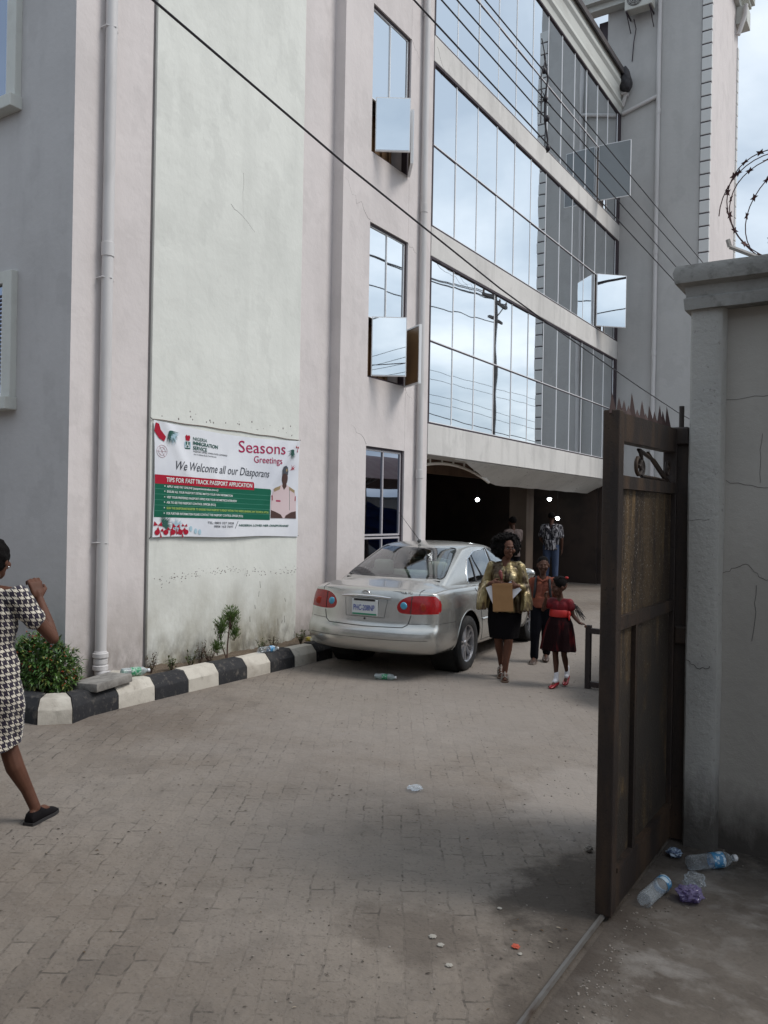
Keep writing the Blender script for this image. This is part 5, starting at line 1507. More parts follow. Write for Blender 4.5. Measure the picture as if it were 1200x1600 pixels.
for q in 'RL':
    an, to = Vector(J['an' + q]), Vector(J['toe' + q])
    lift = an.z - .085
    bm = B()
    d = Vector((to.x - an.x, to.y - an.y, 0)).normalized(); sd_ = Vector((d.y, -d.x, 0))
    for f, zz in ((-.02, .05), (.02, .075), (.05, .070), (.085, .058), (.12, .048)):
        c = Vector((an.x, an.y, 0)) + d * f; zl = lift * max(0, 1 - f / .12)
        tube(bm, [c + sd_ * .038 + Vector((0, 0, zl + .01)), c + sd_ * .034 + Vector((0, 0, zl + zz * .7)), c + Vector((0, 0, zl + zz + .012)), c - sd_ * .034 + Vector((0, 0, zl + zz * .7)), c - sd_ * .038 + Vector((0, 0, zl + .01))], .0055, 6)
    tube(bm, [an + Vector((0, 0, .0)) + d * .035 + Vector((0, 0, .0)), Vector((an.x, an.y, .062)) + d * .11 + Vector((0, 0, lift * .2))], .006, 6)
    o = build(bm, 'sandal', SAND, pg, smooth=50)
    bm = B(); rr = []
    for f, w_ in ((-.05, .025), (0, .034), (.06, .034), (.12, .042), (.17, .036), (.195, .015)):
        c = Vector((an.x, an.y, 0)) + d * f; zl = lift * max(0, 1 - max(0, f) / .12)
        rr.append([c + sd_ * w_ + Vector((0, 0, zl)), c + sd_ * w_ + Vector((0, 0, zl + .012)), c - sd_ * w_ + Vector((0, 0, zl + .012)), c - sd_ * w_ + Vector((0, 0, zl))])
    ring_loft(bm, rr); build(bm, 'sole', SSOLE, o)
def world_of(root, v): return MW[root.name] @ Vector(v)
# brown envelope and papers in her hands
env = thing('envelope', 'brown paper envelope held in front of the gold blouse', 'envelope', tuple(world_of(pg, (.02, .235, .925))), rad(-158))
ENV = mat('manila_paper', (.36, .20, .085), .7, spots=[(9, 4, .45, .7, (.30, .16, .065), .6)])
bm = B(); Mx = Matrix.Rotation(rad(3), 4, 'Y') @ Matrix.Rotation(rad(-8), 4, 'X')
box(bm, -.108, .108, -.006, .006, -.175, .125, bev=.003, mat4=Mx); build(bm, 'pouch', ENV, env)
bm = B(); ring_loft(bm, [[Mx @ Vector(p) for p in ((-.10, .0065, .135), (.10, .0065, .135), (.085, .0065, .10), (-.085, .0065, .10))], [Mx @ Vector(p) for p in ((-.10, .010, .135), (.10, .010, .135), (.085, .010, .10), (-.085, .010, .10))]]); build(bm, 'flap', ENV, env)
PAP = mat('white_paper', (.72, .73, .78), .6)
for k, (px_, pz_, ang, lab) in enumerate(((.085, .925, 24, 'white sheet sticking out left of the brown envelope'), (-.045, .955, -42, 'white sheet sticking out above the brown envelope'))):
    bm = B(); box(bm, -.075, .075, -.001, .001, -.12, .12, mat4=Matrix.Rotation(rad(ang), 4, 'Y'))
    o = build(bm, 'paper_sheet', PAP); o.location = world_of(pg, (px_, .215 + k * .006, pz_)); o.rotation_euler = (0, 0, rad(-158)); tag(o, lab, 'paper')

# 3. boy
POLO = mat('terracotta_polo', (.175, .060, .042), .95, spec=.1, spots=[(6, 4, .45, .7, (.28, .08, .04), .6)], bump=[(30, .3, .006)])
TROU = mat('black_trousers', (.007, .007, .010), .95, spec=.08, bump=[(25, .4, .006)])
pb_ = thing('person', 'boy in a terracotta polo shirt and black trousers wearing a backpack', 'person', (-3.72, 9.42, 0), rad(-160))
J = dict(neck=(0, 0, 1.045), chest=(0, 0, .88), waist=(0, 0, .76), shR=(.125, 0, .985), shL=(-.125, 0, .985), elR=(.17, -.01, .80), wrR=(.165, .05, .64), elL=(-.17, .0, .80), wrL=(-.16, .06, .65),
         hipR=(.065, 0, .66), hipL=(-.065, 0, .66), knR=(.075, .06, .36), knL=(-.055, -.01, .36), anR=(.085, .05, .075), anL=(-.05, -.12, .11), toeR=(.10, .18, .02), toeL=(-.05, -.01, .03))
bo, T_ = body_of(pb_, J, .76, SKIN2, hands=[((.165, .05, .64), (0, .2, -1), (-1, 0, 0), .5, 1, .75), ((-.16, .06, .65), (0, .2, -1), (1, 0, 0), .5, -1, .75)], head=((0, .02, 1.178), rad(4), .92, 0, 0), voxel=.006, fem=False)
bm = B()
for q, sg in (('R', 1), ('L', -1)):
    sh = Vector(J['sh' + q]); el = Vector(J['el' + q])
    capsule(bm, (0, 0, .99), sh, .052, .052); capsule(bm, sh, sh.lerp(el, .75), .056, .060)
    capsule(bm, Vector((0, 0, .88)).lerp(sh, .35), (sg * .045, 0, .72), .088, .088)
cloth(bm, [(0, 0, .80, .13, .10, 0), (0, 0, .70, .14, .105, .02), (0, 0, .675, .14, .105, .03)], 40, 6)
sh_ = fused(bm, 'polo_shirt', POLO, pb_, .006, 3, [(.012, 9, (1, 1, .6)), (.005, 24, (1, 1, 1))])
bm = B(); tube(bm, [(-.055, .02, 1.045), (-.045, .075, 1.02), (0, .095, .99), (.045, .075, 1.02), (.055, .02, 1.045)], .014, 8); build(bm, 'collar', POLO, sh_, smooth=60)
bm = B()
for q in 'RL':
    h, k, a = (Vector(J[x + q]) for x in ('hip', 'kn', 'an')); limb(bm, [h + Vector((0, 0, .03)), k, a + Vector((0, 0, .0))], [.083, .062, .050])
capsule(bm, (.05, 0, .70), (-.05, 0, .70), .08, .08)
fused(bm, 'trousers', TROU, pb_, .0065, 3, [(.010, 12, (1, 1, .5))])
bm = B(); ball(bm, T_ @ Vector((0, -.020, .040)), .090 * .92, 18, 12, (.86, 1.05, .98)); build(bm, 'hair', HAIR, pb_, smooth=60)
DBS = mat('dark_brown_shoe', (.045, .025, .018), .5)
shoe(pb_, J['anR'], J['toeR'], .95, DBS, sole=mat('grey_sole', (.18, .15, .13), .8)); shoe(pb_, J['anL'], J['toeL'], .95, DBS)
bm = B()
for sg in (-1, 1):
    tube(bm, [(sg * .075, -.085, 1.01), (sg * .08, -.03, 1.035), (sg * .082, .05, 1.01), (sg * .088, .095, .92), (sg * .10, .07, .80), (sg * .10, -.06, .76)], .016, 6)
box(bm, -.12, .12, -.22, -.09, .72, 1.02, bev=.03)
tag(build(bm, 'backpack', mat('black_nylon', (.014, .014, .017), .7), pb_, smooth=50))

# 4. girl
MAR = mat('maroon_satin_dress', (.15, .009, .014), .6, spec=.2, spots=[(8, 3, .45, .65, (.06, .006, .010), .7)], bump=[(26, .4, .006)])
NET = mat('maroon_black_net', (.010, .003, .004), .9, spec=.1, spots=[((10, 10, 2), 4, .5, .62, (.11, .007, .009), .6)], bump=[(60, .5, .004)])
SASH = mat('red_sash', (.40, .012, .010), .55)
pk = thing('person', 'little girl in a maroon dress with a red sash, white socks and red shoes', 'person', (-3.045, 8.21, 0), rad(-175))
J = dict(neck=(0, 0, .935), chest=(0, 0, .82), waist=(0, 0, .73), shR=(.098, 0, .885), shL=(-.098, 0, .885), elR=(.165, .06, .80), wrR=(.115, .13, .93), elL=(-.135, -.01, .755), wrL=(-.215, .03, .685),
         hipR=(.05, 0, .60), hipL=(-.05, 0, .60), knR=(.03, .04, .33), knL=(-.045, -.02, .33), anR=(.015, .04, .075), anL=(-.055, -.12, .12), toeR=(.03, .16, .02), toeL=(-.06, -.03, .03))
bo, T_ = body_of(pk, J, .62, SKIN2, hands=[((.115, .13, .93), (.05, .25, 1), (-.9, .2, 0), 1.0, 1, .62), ((-.215, .03, .685), (-1, .15, -.15), (0, .3, -1), .9, -1, .62)], head=((.005, .03, 1.045), rad(-50), .86, rad(-8), 0), voxel=.005, fem=False, leg_r=.95)
bm = B()
for q, sg in (('R', 1), ('L', -1)):
    sh = Vector(J['sh' + q]); el = Vector(J['el' + q])
    capsule(bm, (0, 0, .885), sh, .042, .044); capsule(bm, sh, sh.lerp(el, .35), .046, .048); capsule(bm, Vector((0, 0, .82)).lerp(sh, .35), (sg * .03, 0, .74), .072, .068)
fused(bm, 'bodice', MAR, pk, .0055, 3, [(.006, 14, (1, 1, .6))])
bm = B(); cloth(bm, [(0, 0, .76, .098, .080, .0), (0, 0, .73, .105, .088, .03), (0, 0, .66, .135, .115, .06), (.005, 0, .56, .158, .135, .08), (.01, 0, .45, .175, .150, .09), (.012, 0, .375, .185, .160, .10, .01)], 64, 9)
fused(bm, 'skirt', NET, pk, .006, 1)
bm = B(); cloth(bm, [(0, 0, .735, .108, .088, 0), (0, 0, .745, .114, .094, 0), (0, 0, .80, .108, .090, 0), (0, 0, .81, .102, .084, 0)], 40, 5, (False, False))
ball(bm, (-.105, .03, .77), .030, 10, 8, (.6, 1, 1.2)); ball(bm, (-.11, .045, .735), .022, 8, 6, (.5, .8, 1.5))
build(bm, 'sash', SASH, pk, smooth=60)
bm = B(); ball(bm, T_ @ Vector((0, -.016, .044)), .094 * .86, 18, 12, (.86, 1.03, .92))
for k in range(7):
    x = -.06 + .02 * k
    tube(bm, [T_ @ Vector((x * .8, .055 - abs(x) * .3, .085)), T_ @ Vector((x * .85, 0, .107)), T_ @ Vector((x * .8, -.05, .085)), T_ @ Vector((x * .4, -.085, .04))], .0075, 6)
hr = build(bm, 'braided_hair', HAIR, pk, smooth=60)
bm = B(); c = T_ @ Vector((.0, -.07, .085))
for sg in (-1, 1): ball(bm, c + Vector((sg * .022, 0, .004)), .018, 10, 6, (1.2, .5, .8))
ball(bm, c, .009, 8, 6); build(bm, 'hair_ribbon', SASH, hr, smooth=60)
RSH = mat('red_shoe', (.26, .010, .016), .3); SOCK = mat('white_sock', (.62, .62, .66), .8)
for q in 'RL':
    shoe(pk, J['an' + q], J['toe' + q], .70, RSH, up=.8)
    bm = B(); a = Vector(J['an' + q]); limb(bm, [a + Vector((0, .01, .0)), a + Vector((0, .0, .065))], [.027, .025]); limb(bm, [a + Vector((0, .0, -.01)), a.lerp(Vector(J['toe' + q]), .45) + Vector((0, 0, .012))], [.027, .022]); fused(bm, 'sock', SOCK, pk, .004, 2)
r_ = random.Random(8); bm = B()
for k in range(26):
    a0 = Vector((-.11 + r_.uniform(-.02, .02), r_.uniform(-.04, .02), .88 + r_.uniform(-.02, .02))); a1 = a0 + Vector((-.09 - r_.uniform(0, .06), r_.uniform(-.04, .04), -.10 - r_.uniform(0, .08)))
    tube(bm, [a0, a0.lerp(a1, .5) + Vector((0, 0, .02)), a1], .0018, 4)
build(bm, 'net_sleeve', mat('black_net', (.012, .010, .012), .9), pk)

# 5. man with his back turned in the hall, 6. person beside the column
pm = thing('person', 'man in a black and white patterned shirt and blue jeans with his back turned', 'person', (-7.0, 18.2, .12), rad(12))
J = dict(neck=(0, 0, 1.46), chest=(0, 0, 1.26), waist=(0, 0, 1.05), shR=(.19, 0, 1.40), shL=(-.19, 0, 1.40), elR=(.25, -.02, 1.12), wrR=(.24, .06, .88), elL=(-.25, .0, 1.12), wrL=(-.2, .2, 1.0),
         hipR=(.09, 0, .92), hipL=(-.09, 0, .92), knR=(.10, .02, .50), knL=(-.10, -.02, .50), anR=(.11, -.02, .09), anL=(-.11, -.02, .09), toeR=(.13, .12, .02), toeL=(-.13, .12, .02))
body_of(pm, J, 1.02, SKIN2, hands=[((.24, .06, .88), (0, .1, -1), (-1, 0, 0), .4, 1, 1), ((-.2, .2, 1.0), (.3, 1, 0), (0, 0, -1), .4, 1, 1)], head=((0, .03, 1.62), 0, 1.0, 0, 0), voxel=.01, fem=False)
PSH = mat('printed_shirt', (.33, .32, .34), .8, spots=[((26, 26, 9), 2, .46, .50, (.015, .013, .02), 1.0)])
JEAN = mat('blue_denim', (.035, .055, .11), .85)
def man_clothes(p, J, shirt, trou, sleeve=.7):
    bm = B()
    for q, sg in (('R', 1), ('L', -1)):
        sh = Vector(J['sh' + q]); el = Vector(J['el' + q])
        capsule(bm, (0, 0, 1.41), sh, .066, .070); capsule(bm, sh, sh.lerp(el, sleeve), .070, .070)
        capsule(bm, Vector((0, 0, 1.26)).lerp(sh, .4), (sg * .075, 0, .98), .118, .112)
    cloth(bm, [(0, 0, 1.08, .175, .13, 0), (0, 0, .92, .185, .14, .02), (0, 0, .86, .187, .142, .03)], 40, 6)
    fused(bm, 'shirt', shirt, p, .010, 3, [(.018, 7, (1, 1, .5))])
    bm = B()
    for q in 'RL':
        h, k, a = (Vector(J[x + q]) for x in ('hip', 'kn', 'an')); limb(bm, [h + Vector((0, 0, .03)), k, a], [.105, .080, .062])
    capsule(bm, (.07, 0, .96), (-.07, 0, .96), .11, .11); fused(bm, 'trousers', trou, p, .010, 3)
    for q in 'RL': shoe(p, J['an' + q], J['toe' + q], 1.0, BSH)
    bm = B(); ball(bm, (0, .012, 1.665), .098, 16, 12, (.86, 1.0, .9)); build(bm, 'hair', HAIR, p, smooth=60)
man_clothes(pm, J, PSH, JEAN)
pn = thing('person', 'person in a grey brown shirt standing in the shade beside the hall column', 'person', (-7.38, 16.85, .0), rad(60))
J2 = dict(J); J2['elR'] = (.24, .08, 1.14); J2['wrR'] = (.14, .26, 1.12)
body_of(pn, J2, 1.0, SKIN2, hands=[((.14, .26, 1.12), (-.5, .8, .2), (0, -.5, -1), .6, 1, 1)], head=((0, .03, 1.62), 0, 1.0, 0, 0), voxel=.01, fem=False)
man_clothes(pn, J2, mat('grey_brown_shirt', (.10, .075, .07), .85), TROU, .55)
# bare bulbs in the hall
for (x, y, z), lab in (((-9.0, 18.33, 2.15), 'white hall lamp farthest left, above the silver car'), ((-9.0, 23.2, 2.27), 'bright white hall lamp right of the column'), ((-9.0, 23.9, 1.7), 'lower white hall lamp above the patterned shirt')):
    f = 1.0
    if y > 21:   # inside the hall along the same sight line
        f = 20.2 / y if y < 23.5 else 19.6 / y
    P_ = Vector((0, 0, 1.8)).lerp(Vector((x, y, z)), f)
    l = thing('hall_lamp', lab, 'lamp', (P_.x, P_.y, P_.z), group='bare lamps in the entrance hall')
    bm = B(); ball(bm, (0, 0, 0), .050, 24, 16, (1, 1, .85)); build(bm, 'bulb', mat('lit_bulb', (1, 1, 1), .5, emis=((.92, .97, 1), 22)), l, smooth=60)
    bm = B(); tube(bm, [(0, 0, .05), (0, 0, .10)], .022, 10); tube(bm, [(0, 0, .10), (0, 0, 3.6 - P_.z)], .006, 6); build(bm, 'holder', BLKP, l, smooth=60)

# ------------------------------------------------------------------ banner on the wall
ban = thing('banner', 'white and green printed banner with seasonal greetings and passport tips tied to the wall', 'banner', (-6.56, 7.0, 1.48))
BY0, BY1 = 5.80, 8.21
def topz(y):
    f = (y - BY0) / (BY1 - BY0)
    return 2.715 - .02 * f - .045 * math.sin(PI * f) ** .7
def ban_x(y, z):
    """distance of the cloth from the wall"""
    f = (y - BY0) / (BY1 - BY0); g = (topz(y) - z) / 1.22
    a = .016 + .018 * math.sin(f * 9 + g * 3.1) * math.exp(-g * 1.6)
    a += .020 * math.exp(-((f - .06 - g * .33) / .035) ** 2) * (1 - g) + .016 * math.exp(-((.97 - f - g * .40) / .035) ** 2) * (1 - g)
    a += .010 * math.exp(-((f - .28 - g * .22) / .03) ** 2) * math.exp(-((g - .5) / .3) ** 2)
    a += .006 * mnoise.noise(Vector((f * 6, g * 4, 1))) + .010 * g * (1 + math.sin(f * 5))
    return -6.597 + max(.004, a)
BW = mat('banner_vinyl', (.70, .71, .745), .7, spec=.2, spots=[((.9, .9, .9), 4, .45, .7, (.53, .55, .61), .8)])
bm = B(); nx_, nz_ = 120, 60
gv = [[None] * (nx_ + 1) for _ in range(nz_ + 1)]
for j in range(nz_ + 1):
    for i in range(nx_ + 1):
        f = i / nx_; g = j / nz_
        y = BY0 + (BY1 - BY0) * f + (.012 * math.sin(PI * g) if i == 0 else 0)
        zt, zb_ = topz(y), 1.495 - .025 * f + .006 * math.sin(f * 11)
        z = zt + (zb_ - zt) * g
        gv[j][i] = bm.verts.new((ban_x(y, z), y, z))
for j in range(nz_):
    for i in range(nx_): bm.faces.new((gv[j][i], gv[j][i + 1], gv[j + 1][i + 1], gv[j + 1][i]))
build(bm, 'vinyl_sheet', BW, ban, world=True, smooth=80)
INKG = mat('green_ink', (.006, .105, .062), .7, spec=.2); INKR = mat('red_ink', (.36, .010, .030), .7, spec=.2); INKK = mat('dark_ink', (.06, .065, .08), .5)
INKM = mat('magenta_red_ink', (.34, .012, .07), .7, spec=.2); INKW = mat('white_ink', (.68, .72, .70), .45); INKY = mat('yellow_green_ink', (.36, .50, .12), .45); INKL = mat('light_green_ink', (.06, .24, .17), .45)
INKD = mat('deep_green_ink', (.02, .09, .07), .5); INKT = mat('pale_teal_ink', (.35, .5, .58), .5); SK = mat('portrait_brown_ink', (.06, .025, .02), .5); KHK = mat('khaki_ink', (.30, .22, .12), .5)
PINKW = mat('shirt_pink_white_ink', (.58, .46, .47), .5)
def onb(y, z, off): return Vector((ban_x(y, z) + off, y, z))
def btext(s_, y, z, size, m, slope=0.0, squeeze=1.0, off=.004, shear=0, bold=0, nm='lettering', clip=None):
    def wp(c):
        yy = y + c.x; zz = z + c.y + slope * c.x
        if clip is not None: zz = min(zz, clip(yy))
        return onb(yy, zz, off + c.z)
    return text_mesh(s_, size, m, nm, ban, None, extrude=.0004, shear=shear, squeeze=squeeze, bold=bold, warp=wp, world=True)
def fitw(s_, width, size):   # squeeze needed for a width, from the built-in font's advance
    cu = bpy.data.curves.new('t', 'FONT'); cu.body = s_; cu.size = size
    o = bpy.data.objects.new('t', cu); COL.objects.link(o); bpy.context.view_layer.update()
    w_ = o.dimensions.x; bpy.data.objects.remove(o); bpy.data.curves.remove(cu)
    return width / max(w_, 1e-4)
def bt(s_, y, z, width, size, m, **k): return btext(s_, y, z, size, m, squeeze=fitw(s_, width, size), **k)
def patch(poly, m, off, nm, sub=26):
    """flat printed shape following the cloth"""
    bm = B(); f = bm.faces.new([bm.verts.new((0, p[0], p[1])) for p in poly])
    ys_ = [p[0] for p in poly]; zs_ = [p[1] for p in poly]
    for k in range(1, sub):
        for ax, lo, hi in ((1, min(ys_), max(ys_)), (2, min(zs_), max(zs_))):
            if (hi - lo) / sub < .02 and k % 3: continue
            n = Vector((0, 0, 0)); n[ax] = 1; c = Vector((0, 0, 0)); c[ax] = lo + (hi - lo) * k / sub
            bmesh.ops.bisect_plane(bm, geom=bm.faces[:] + bm.edges[:] + bm.verts[:], plane_co=c, plane_no=n)
    for v in bm.verts: v.co = onb(v.co.y, v.co.z, off)
    return build(bm, nm, m, ban, world=True, fix=False)
def rrect(y0, z0, y1, z1, sl=0.0, r=(0, 0, 0, 0)):
    """corner list with optional rounding: bl, br, tr, tl"""
    out = []
    cs = [((y0, z0), r[0], 180), ((y1, z0 + sl), r[1], 270), ((y1, z1 + sl), r[2], 0), ((y0, z1), r[3], 90)]
    for (c, rr, a0) in cs:
        if rr == 0: out.append(c); continue
        cx_ = c[0] + (rr if c[0] == y0 else -rr); cz_ = c[1] + (rr if a0 in (180, 270) else -rr)
        for k in range(6): a = rad(a0 + 90 * k / 5); out.append((cx_ + rr * math.cos(a), cz_ + rr * math.sin(a)))
    return out
patch(rrect(5.815, 1.705, 7.655, 2.085, -.03, (0, .01, .03, 0)), INKG, .0020, 'green_panel', 40)
patch(rrect(5.815, 2.055, 7.345, 2.150, -.022, (0, .0, .025, 0)), INKR, .0030, 'red_heading_bar', 40)
for k, z in enumerate((2.00, 1.945, 1.885, 1.83, 1.77)):
    patch(rrect(5.815, z, 7.65, z + .004, -.028), INKL, .0028, 'rule', 40)
bt('NIGERIA', 6.34, 2.548, .22, .052, INKD, slope=-.03)
bt('IMMIGRATION', 6.34, 2.500, .40, .056, INKD, slope=-.045, bold=.001)
bt('SERVICE', 6.345, 2.447, .215, .056, INKD, slope=-.045, bold=.001)
bt('PASSPORT OFFICE, RIVERS STATE COMMAND', 6.35, 2.418, .55, .026, INKK, slope=-.02)
bt('No 1-3 Azikiwe Road, Port Harcourt', 6.36, 2.388, .36, .024, INKK, slope=-.02)
bt('Seasons', 7.08, 2.470, .82, .20, INKM, slope=.035, clip=lambda y: topz(y) - .018)
bt('Greetings', 7.335, 2.365, .51, .115, INKM, slope=.02)
bt('We Welcome all our Diasporans', 6.075, 2.215, 1.53, .135, INKK, slope=-.012, shear=.3)
bt('TIPS FOR FAST TRACK PASSPORT APPLICATION', 5.97, 2.079, 1.335, .066, INKW, slope=-.012, off=.005, bold=.0012)
for k, (s_, z, wd, m_) in enumerate((('APPLY AND PAY ONLINE (passport.immigration.gov.ng)', 2.018, .76, INKW), ('ENSURE ALL YOUR PASSPORT DETAILS MATCH YOUR NIN INFORMATION', 1.964, 1.0, INKW),
        ('VISIT YOUR PREFERRED PASSPORT OFFICE FOR YOUR BIOMETRICS INTERVIEW', 1.905, 1.07, INKW), ('ASK TO SEE THE PASSPORT CONTROL OFFICER (PCO)', 1.849, .73, INKW),
        ('SIGN THE DIASPORANS REGISTER TO ENSURE YOUR PASSPORT IS READY WITHIN TWO WEEKS (BARRING ANY TECHNICAL HITCH)', 1.79, 1.64, INKY), ('FOR FURTHER INFORMATION PLEASE CONTACT THE PASSPORT CONTROL OFFICER (PCO)', 1.733, 1.17, INKW))):
    bt(s_, 5.98, z, wd, .034, m_, slope=-.02, off=.0045, bold=.0006)
    patch(rrect(5.945, z + .008, 5.957, z + .020), INKW, .004, 'bullet', 2)
bt('TEL: 0803 327 3028', 6.58, 1.634, .42, .036, INKK, slope=-.02)
bt('0806 163 7697', 6.68, 1.592, .31, .036, INKK, slope=-.02)
patch([(7.02, 1.575), (7.028, 1.575), (7.078, 1.665), (7.070, 1.665)], INKK, .003, 'slash', 3)
bt('NIGERIA LOVES HER DIASPORANS!', 7.085, 1.603, .92, .034, INKD, slope=-.012, shear=.15, bold=.0008)
# coat of arms, badge, officer, festive corners
def fan(cy, cz, ry, rz, n=18, a0=0): return [(cy + ry * math.cos(a0 + 2 * PI * k / n), cz + rz * math.sin(a0 + 2 * PI * k / n)) for k in range(n)]
patch([(6.235, 2.535), (6.225, 2.58), (6.245, 2.60), (6.262, 2.585), (6.28, 2.60), (6.30, 2.58), (6.29, 2.535)], INKR, .003, 'crest_bird', 4)
patch([(6.232, 2.525), (6.295, 2.525), (6.288, 2.48), (6.263, 2.462), (6.238, 2.48)], INKD, .003, 'crest_shield', 4)
patch([(6.258, 2.522), (6.269, 2.522), (6.269, 2.495), (6.288, 2.482), (6.283, 2.475), (6.263, 2.487), (6.243, 2.475), (6.239, 2.482), (6.258, 2.495)], INKW, .004, 'crest_pall', 3)
patch(fan(6.225, 2.49, .010, .035), INKT, .0032, 'crest_horse', 3); patch(fan(6.302, 2.49, .010, .035), INKT, .0032, 'crest_horse', 3)
patch(fan(6.263, 2.452, .045, .008), INKD, .003, 'crest_base', 3)
def bline(pts_, r, m, nm):
    bm = B(); out = []
    for a, b in zip(pts_, pts_[1:]):
        for k in range(5): out.append(onb(a[0] + (b[0] - a[0]) * k / 5, a[1] + (b[1] - a[1]) * k / 5, .002))
    out.append(onb(*pts_[-1], .002)); tube(bm, out, r, 4); return build(bm, nm, m, ban, world=True)
INKPK = mat('pink_grey_ink', (.48, .30, .33), .5)
for ry, rz in ((.07, .065), (.045, .042)): p_ = fan(5.905, 2.395, ry, rz); bline(p_ + [p_[0]], .002, INKPK, 'round_badge')
for a in range(6): bline([(5.905, 2.395), (5.905 + .07 * math.cos(a * PI / 3), 2.395 + .065 * math.sin(a * PI / 3))], .0018, INKPK, 'badge_spoke')
# officer
patch([(7.665, 1.70), (7.67, 1.95), (7.70, 2.06), (7.80, 2.09), (7.86, 2.12), (7.98, 2.12), (8.04, 2.085), (8.13, 2.055), (8.165, 1.95), (8.165, 1.695)], PINKW, .0040, 'officer_shirt', 14)
patch([(7.70, 2.055), (7.73, 2.075), (7.84, 2.105), (7.83, 2.06), (7.72, 2.025)], KHK, .005, 'epaulette', 4); patch([(8.02, 2.10), (8.135, 2.055), (8.13, 2.02), (8.02, 2.06)], KHK, .005, 'epaulette', 4)
patch([(7.885, 2.14), (7.875, 2.10), (7.915, 2.055), (7.965, 2.10), (7.96, 2.14)], SK, .0048, 'officer_neck', 4)
patch(fan(7.922, 2.205, .062, .088, 24), SK, .0050, 'officer_face', 8)
patch([(7.862, 2.245), (7.855, 2.30), (7.88, 2.345), (7.93, 2.36), (7.975, 2.34), (7.99, 2.29), (7.985, 2.245), (7.92, 2.262)], INKK, .0060, 'officer_cap', 6)
patch(fan(7.95, 2.305, .018, .02), KHK, .0068, 'cap_badge', 2)
patch([(7.665, 1.70), (7.67, 1.80), (7.75, 1.78), (7.86, 1.745), (7.90, 1.70)], SK, .0052, 'officer_arm', 5); patch([(8.165, 1.695), (8.16, 1.79), (8.06, 1.775), (7.96, 1.735), (7.93, 1.70)], SK, .0052, 'officer_arm', 5)
patch(rrect(7.76, 1.905, 7.85, 1.925, -.002), INKM, .0052, 'name_tag', 2)
bline([(8.03, 2.06), (8.035, 1.95), (8.03, 1.80)], .005, INKG, 'lanyard'); bline([(7.68, 1.98), (7.69, 1.92)], .010, INKR, 'shoulder_patch'); bline([(8.15, 1.98), (8.145, 1.92)], .010, INKR, 'shoulder_patch')
r_ = random.Random(12)
def sprig(cy, cz, n, rr, m, ang, spread_, nm):
    bm = B()
    for k in range(n):
        a = ang + r_.uniform(-spread_, spread_); l_ = rr * r_.uniform(.4, 1)
        y0, z0 = cy + r_.uniform(-.02, .02), cz + r_.uniform(-.02, .02)
        P_ = [(y0, z0), (y0 + l_ * math.cos(a), z0 + l_ * math.sin(a))]
        nrm_ = Vector((-(P_[1][1] - P_[0][1]), P_[1][0] - P_[0][0])).normalized() * .004
        q = [onb(P_[0][0] + nrm_.x, P_[0][1] + nrm_.y, .0055), onb(P_[0][0] - nrm_.x, P_[0][1] - nrm_.y, .0055), onb(P_[1][0], P_[1][1], .0055)]
        bm.faces.new([bm.verts.new(p) for p in q])
    build(bm, nm, m, ban, world=True, fix=False)
def bow(cy, cz, s_, nm='printed_bow'):
    patch([(cy, cz), (cy - s_ * .8, cz + s_ * .7), (cy - s_, cz - s_ * .1)], INKR, .006, nm, 4); patch([(cy, cz), (cy + s_ * .8, cz + s_ * .6), (cy + s_ * .95, cz - s_ * .2)], INKR, .006, nm, 4)
    patch([(cy, cz), (cy + s_ * .1, cz - s_ * 1.5), (cy + s_ * .5, cz - s_ * 1.3)], INKR, .006, nm, 4)
sprig(6.0, 2.60, 60, .15, INKD, -.9, 1.0, 'printed_pine'); sprig(6.03, 2.57, 40, .12, INKT, -.6, 1.2, 'printed_pine')
patch([(5.82, 2.69), (5.80, 2.60), (5.86, 2.53), (5.93, 2.50), (5.95, 2.55), (5.88, 2.62), (5.86, 2.68)], INKR, .0062, 'printed_bow', 8)
sprig(8.05, 2.55, 60, .13, INKD, -2.0, 1.2, 'printed_pine'); bow(8.15, 2.60, .04); sprig(8.08, 2.33, 14, .06, INKR, 1, 3, 'printed_ribbon')
sprig(5.95, 1.63, 90, .13, INKD, .6, 1.6, 'printed_pine'); sprig(6.12, 1.60, 60, .11, INKT, .8, 1.6, 'printed_pine')
for cy, cz, s_ in ((5.87, 1.62, .06), (5.90, 1.56, .05), (6.04, 1.57, .045), (6.12, 1.60, .055), (6.2, 1.56, .05), (6.24, 1.61, .04)): bow(cy, cz, s_)
for cy in (5.86, 5.98, 6.08, 6.18, 6.26): patch(fan(cy, 1.545, .035, .028), INKR, .0058, 'printed_bauble', 3)
for cy in (6.33, 6.40, 6.46): patch(fan(cy, 1.56 + .02 * math.sin(cy * 30), .022, .03), INKT, .0045, 'printed_bauble', 3)
# ties at the corners
bm = B()
for y, z, dy, dz in ((BY0, 2.715, -.04, .02), (BY1, 2.69, .03, .02), (BY1 - .01, 1.475, .03, -.0), (BY0, 1.50, -.03, -.02)):
    tube(bm, [(-6.59, y, z), (-6.585, y + dy, z + dz)], .004, 5)
build(bm, 'tie_cord', BLK, ban, world=True)
bm = B(); tube(bm, [(-6.592, BY0 + (BY1 - BY0) * k / 20, 2.722 - .02 * k / 20 + .004 * math.sin(k * 1.3)) for k in range(21)], .0045, 5); build(bm, 'hanging_batten', mat('old_wood_batten', (.13, .09, .07), .9), ban, world=True)
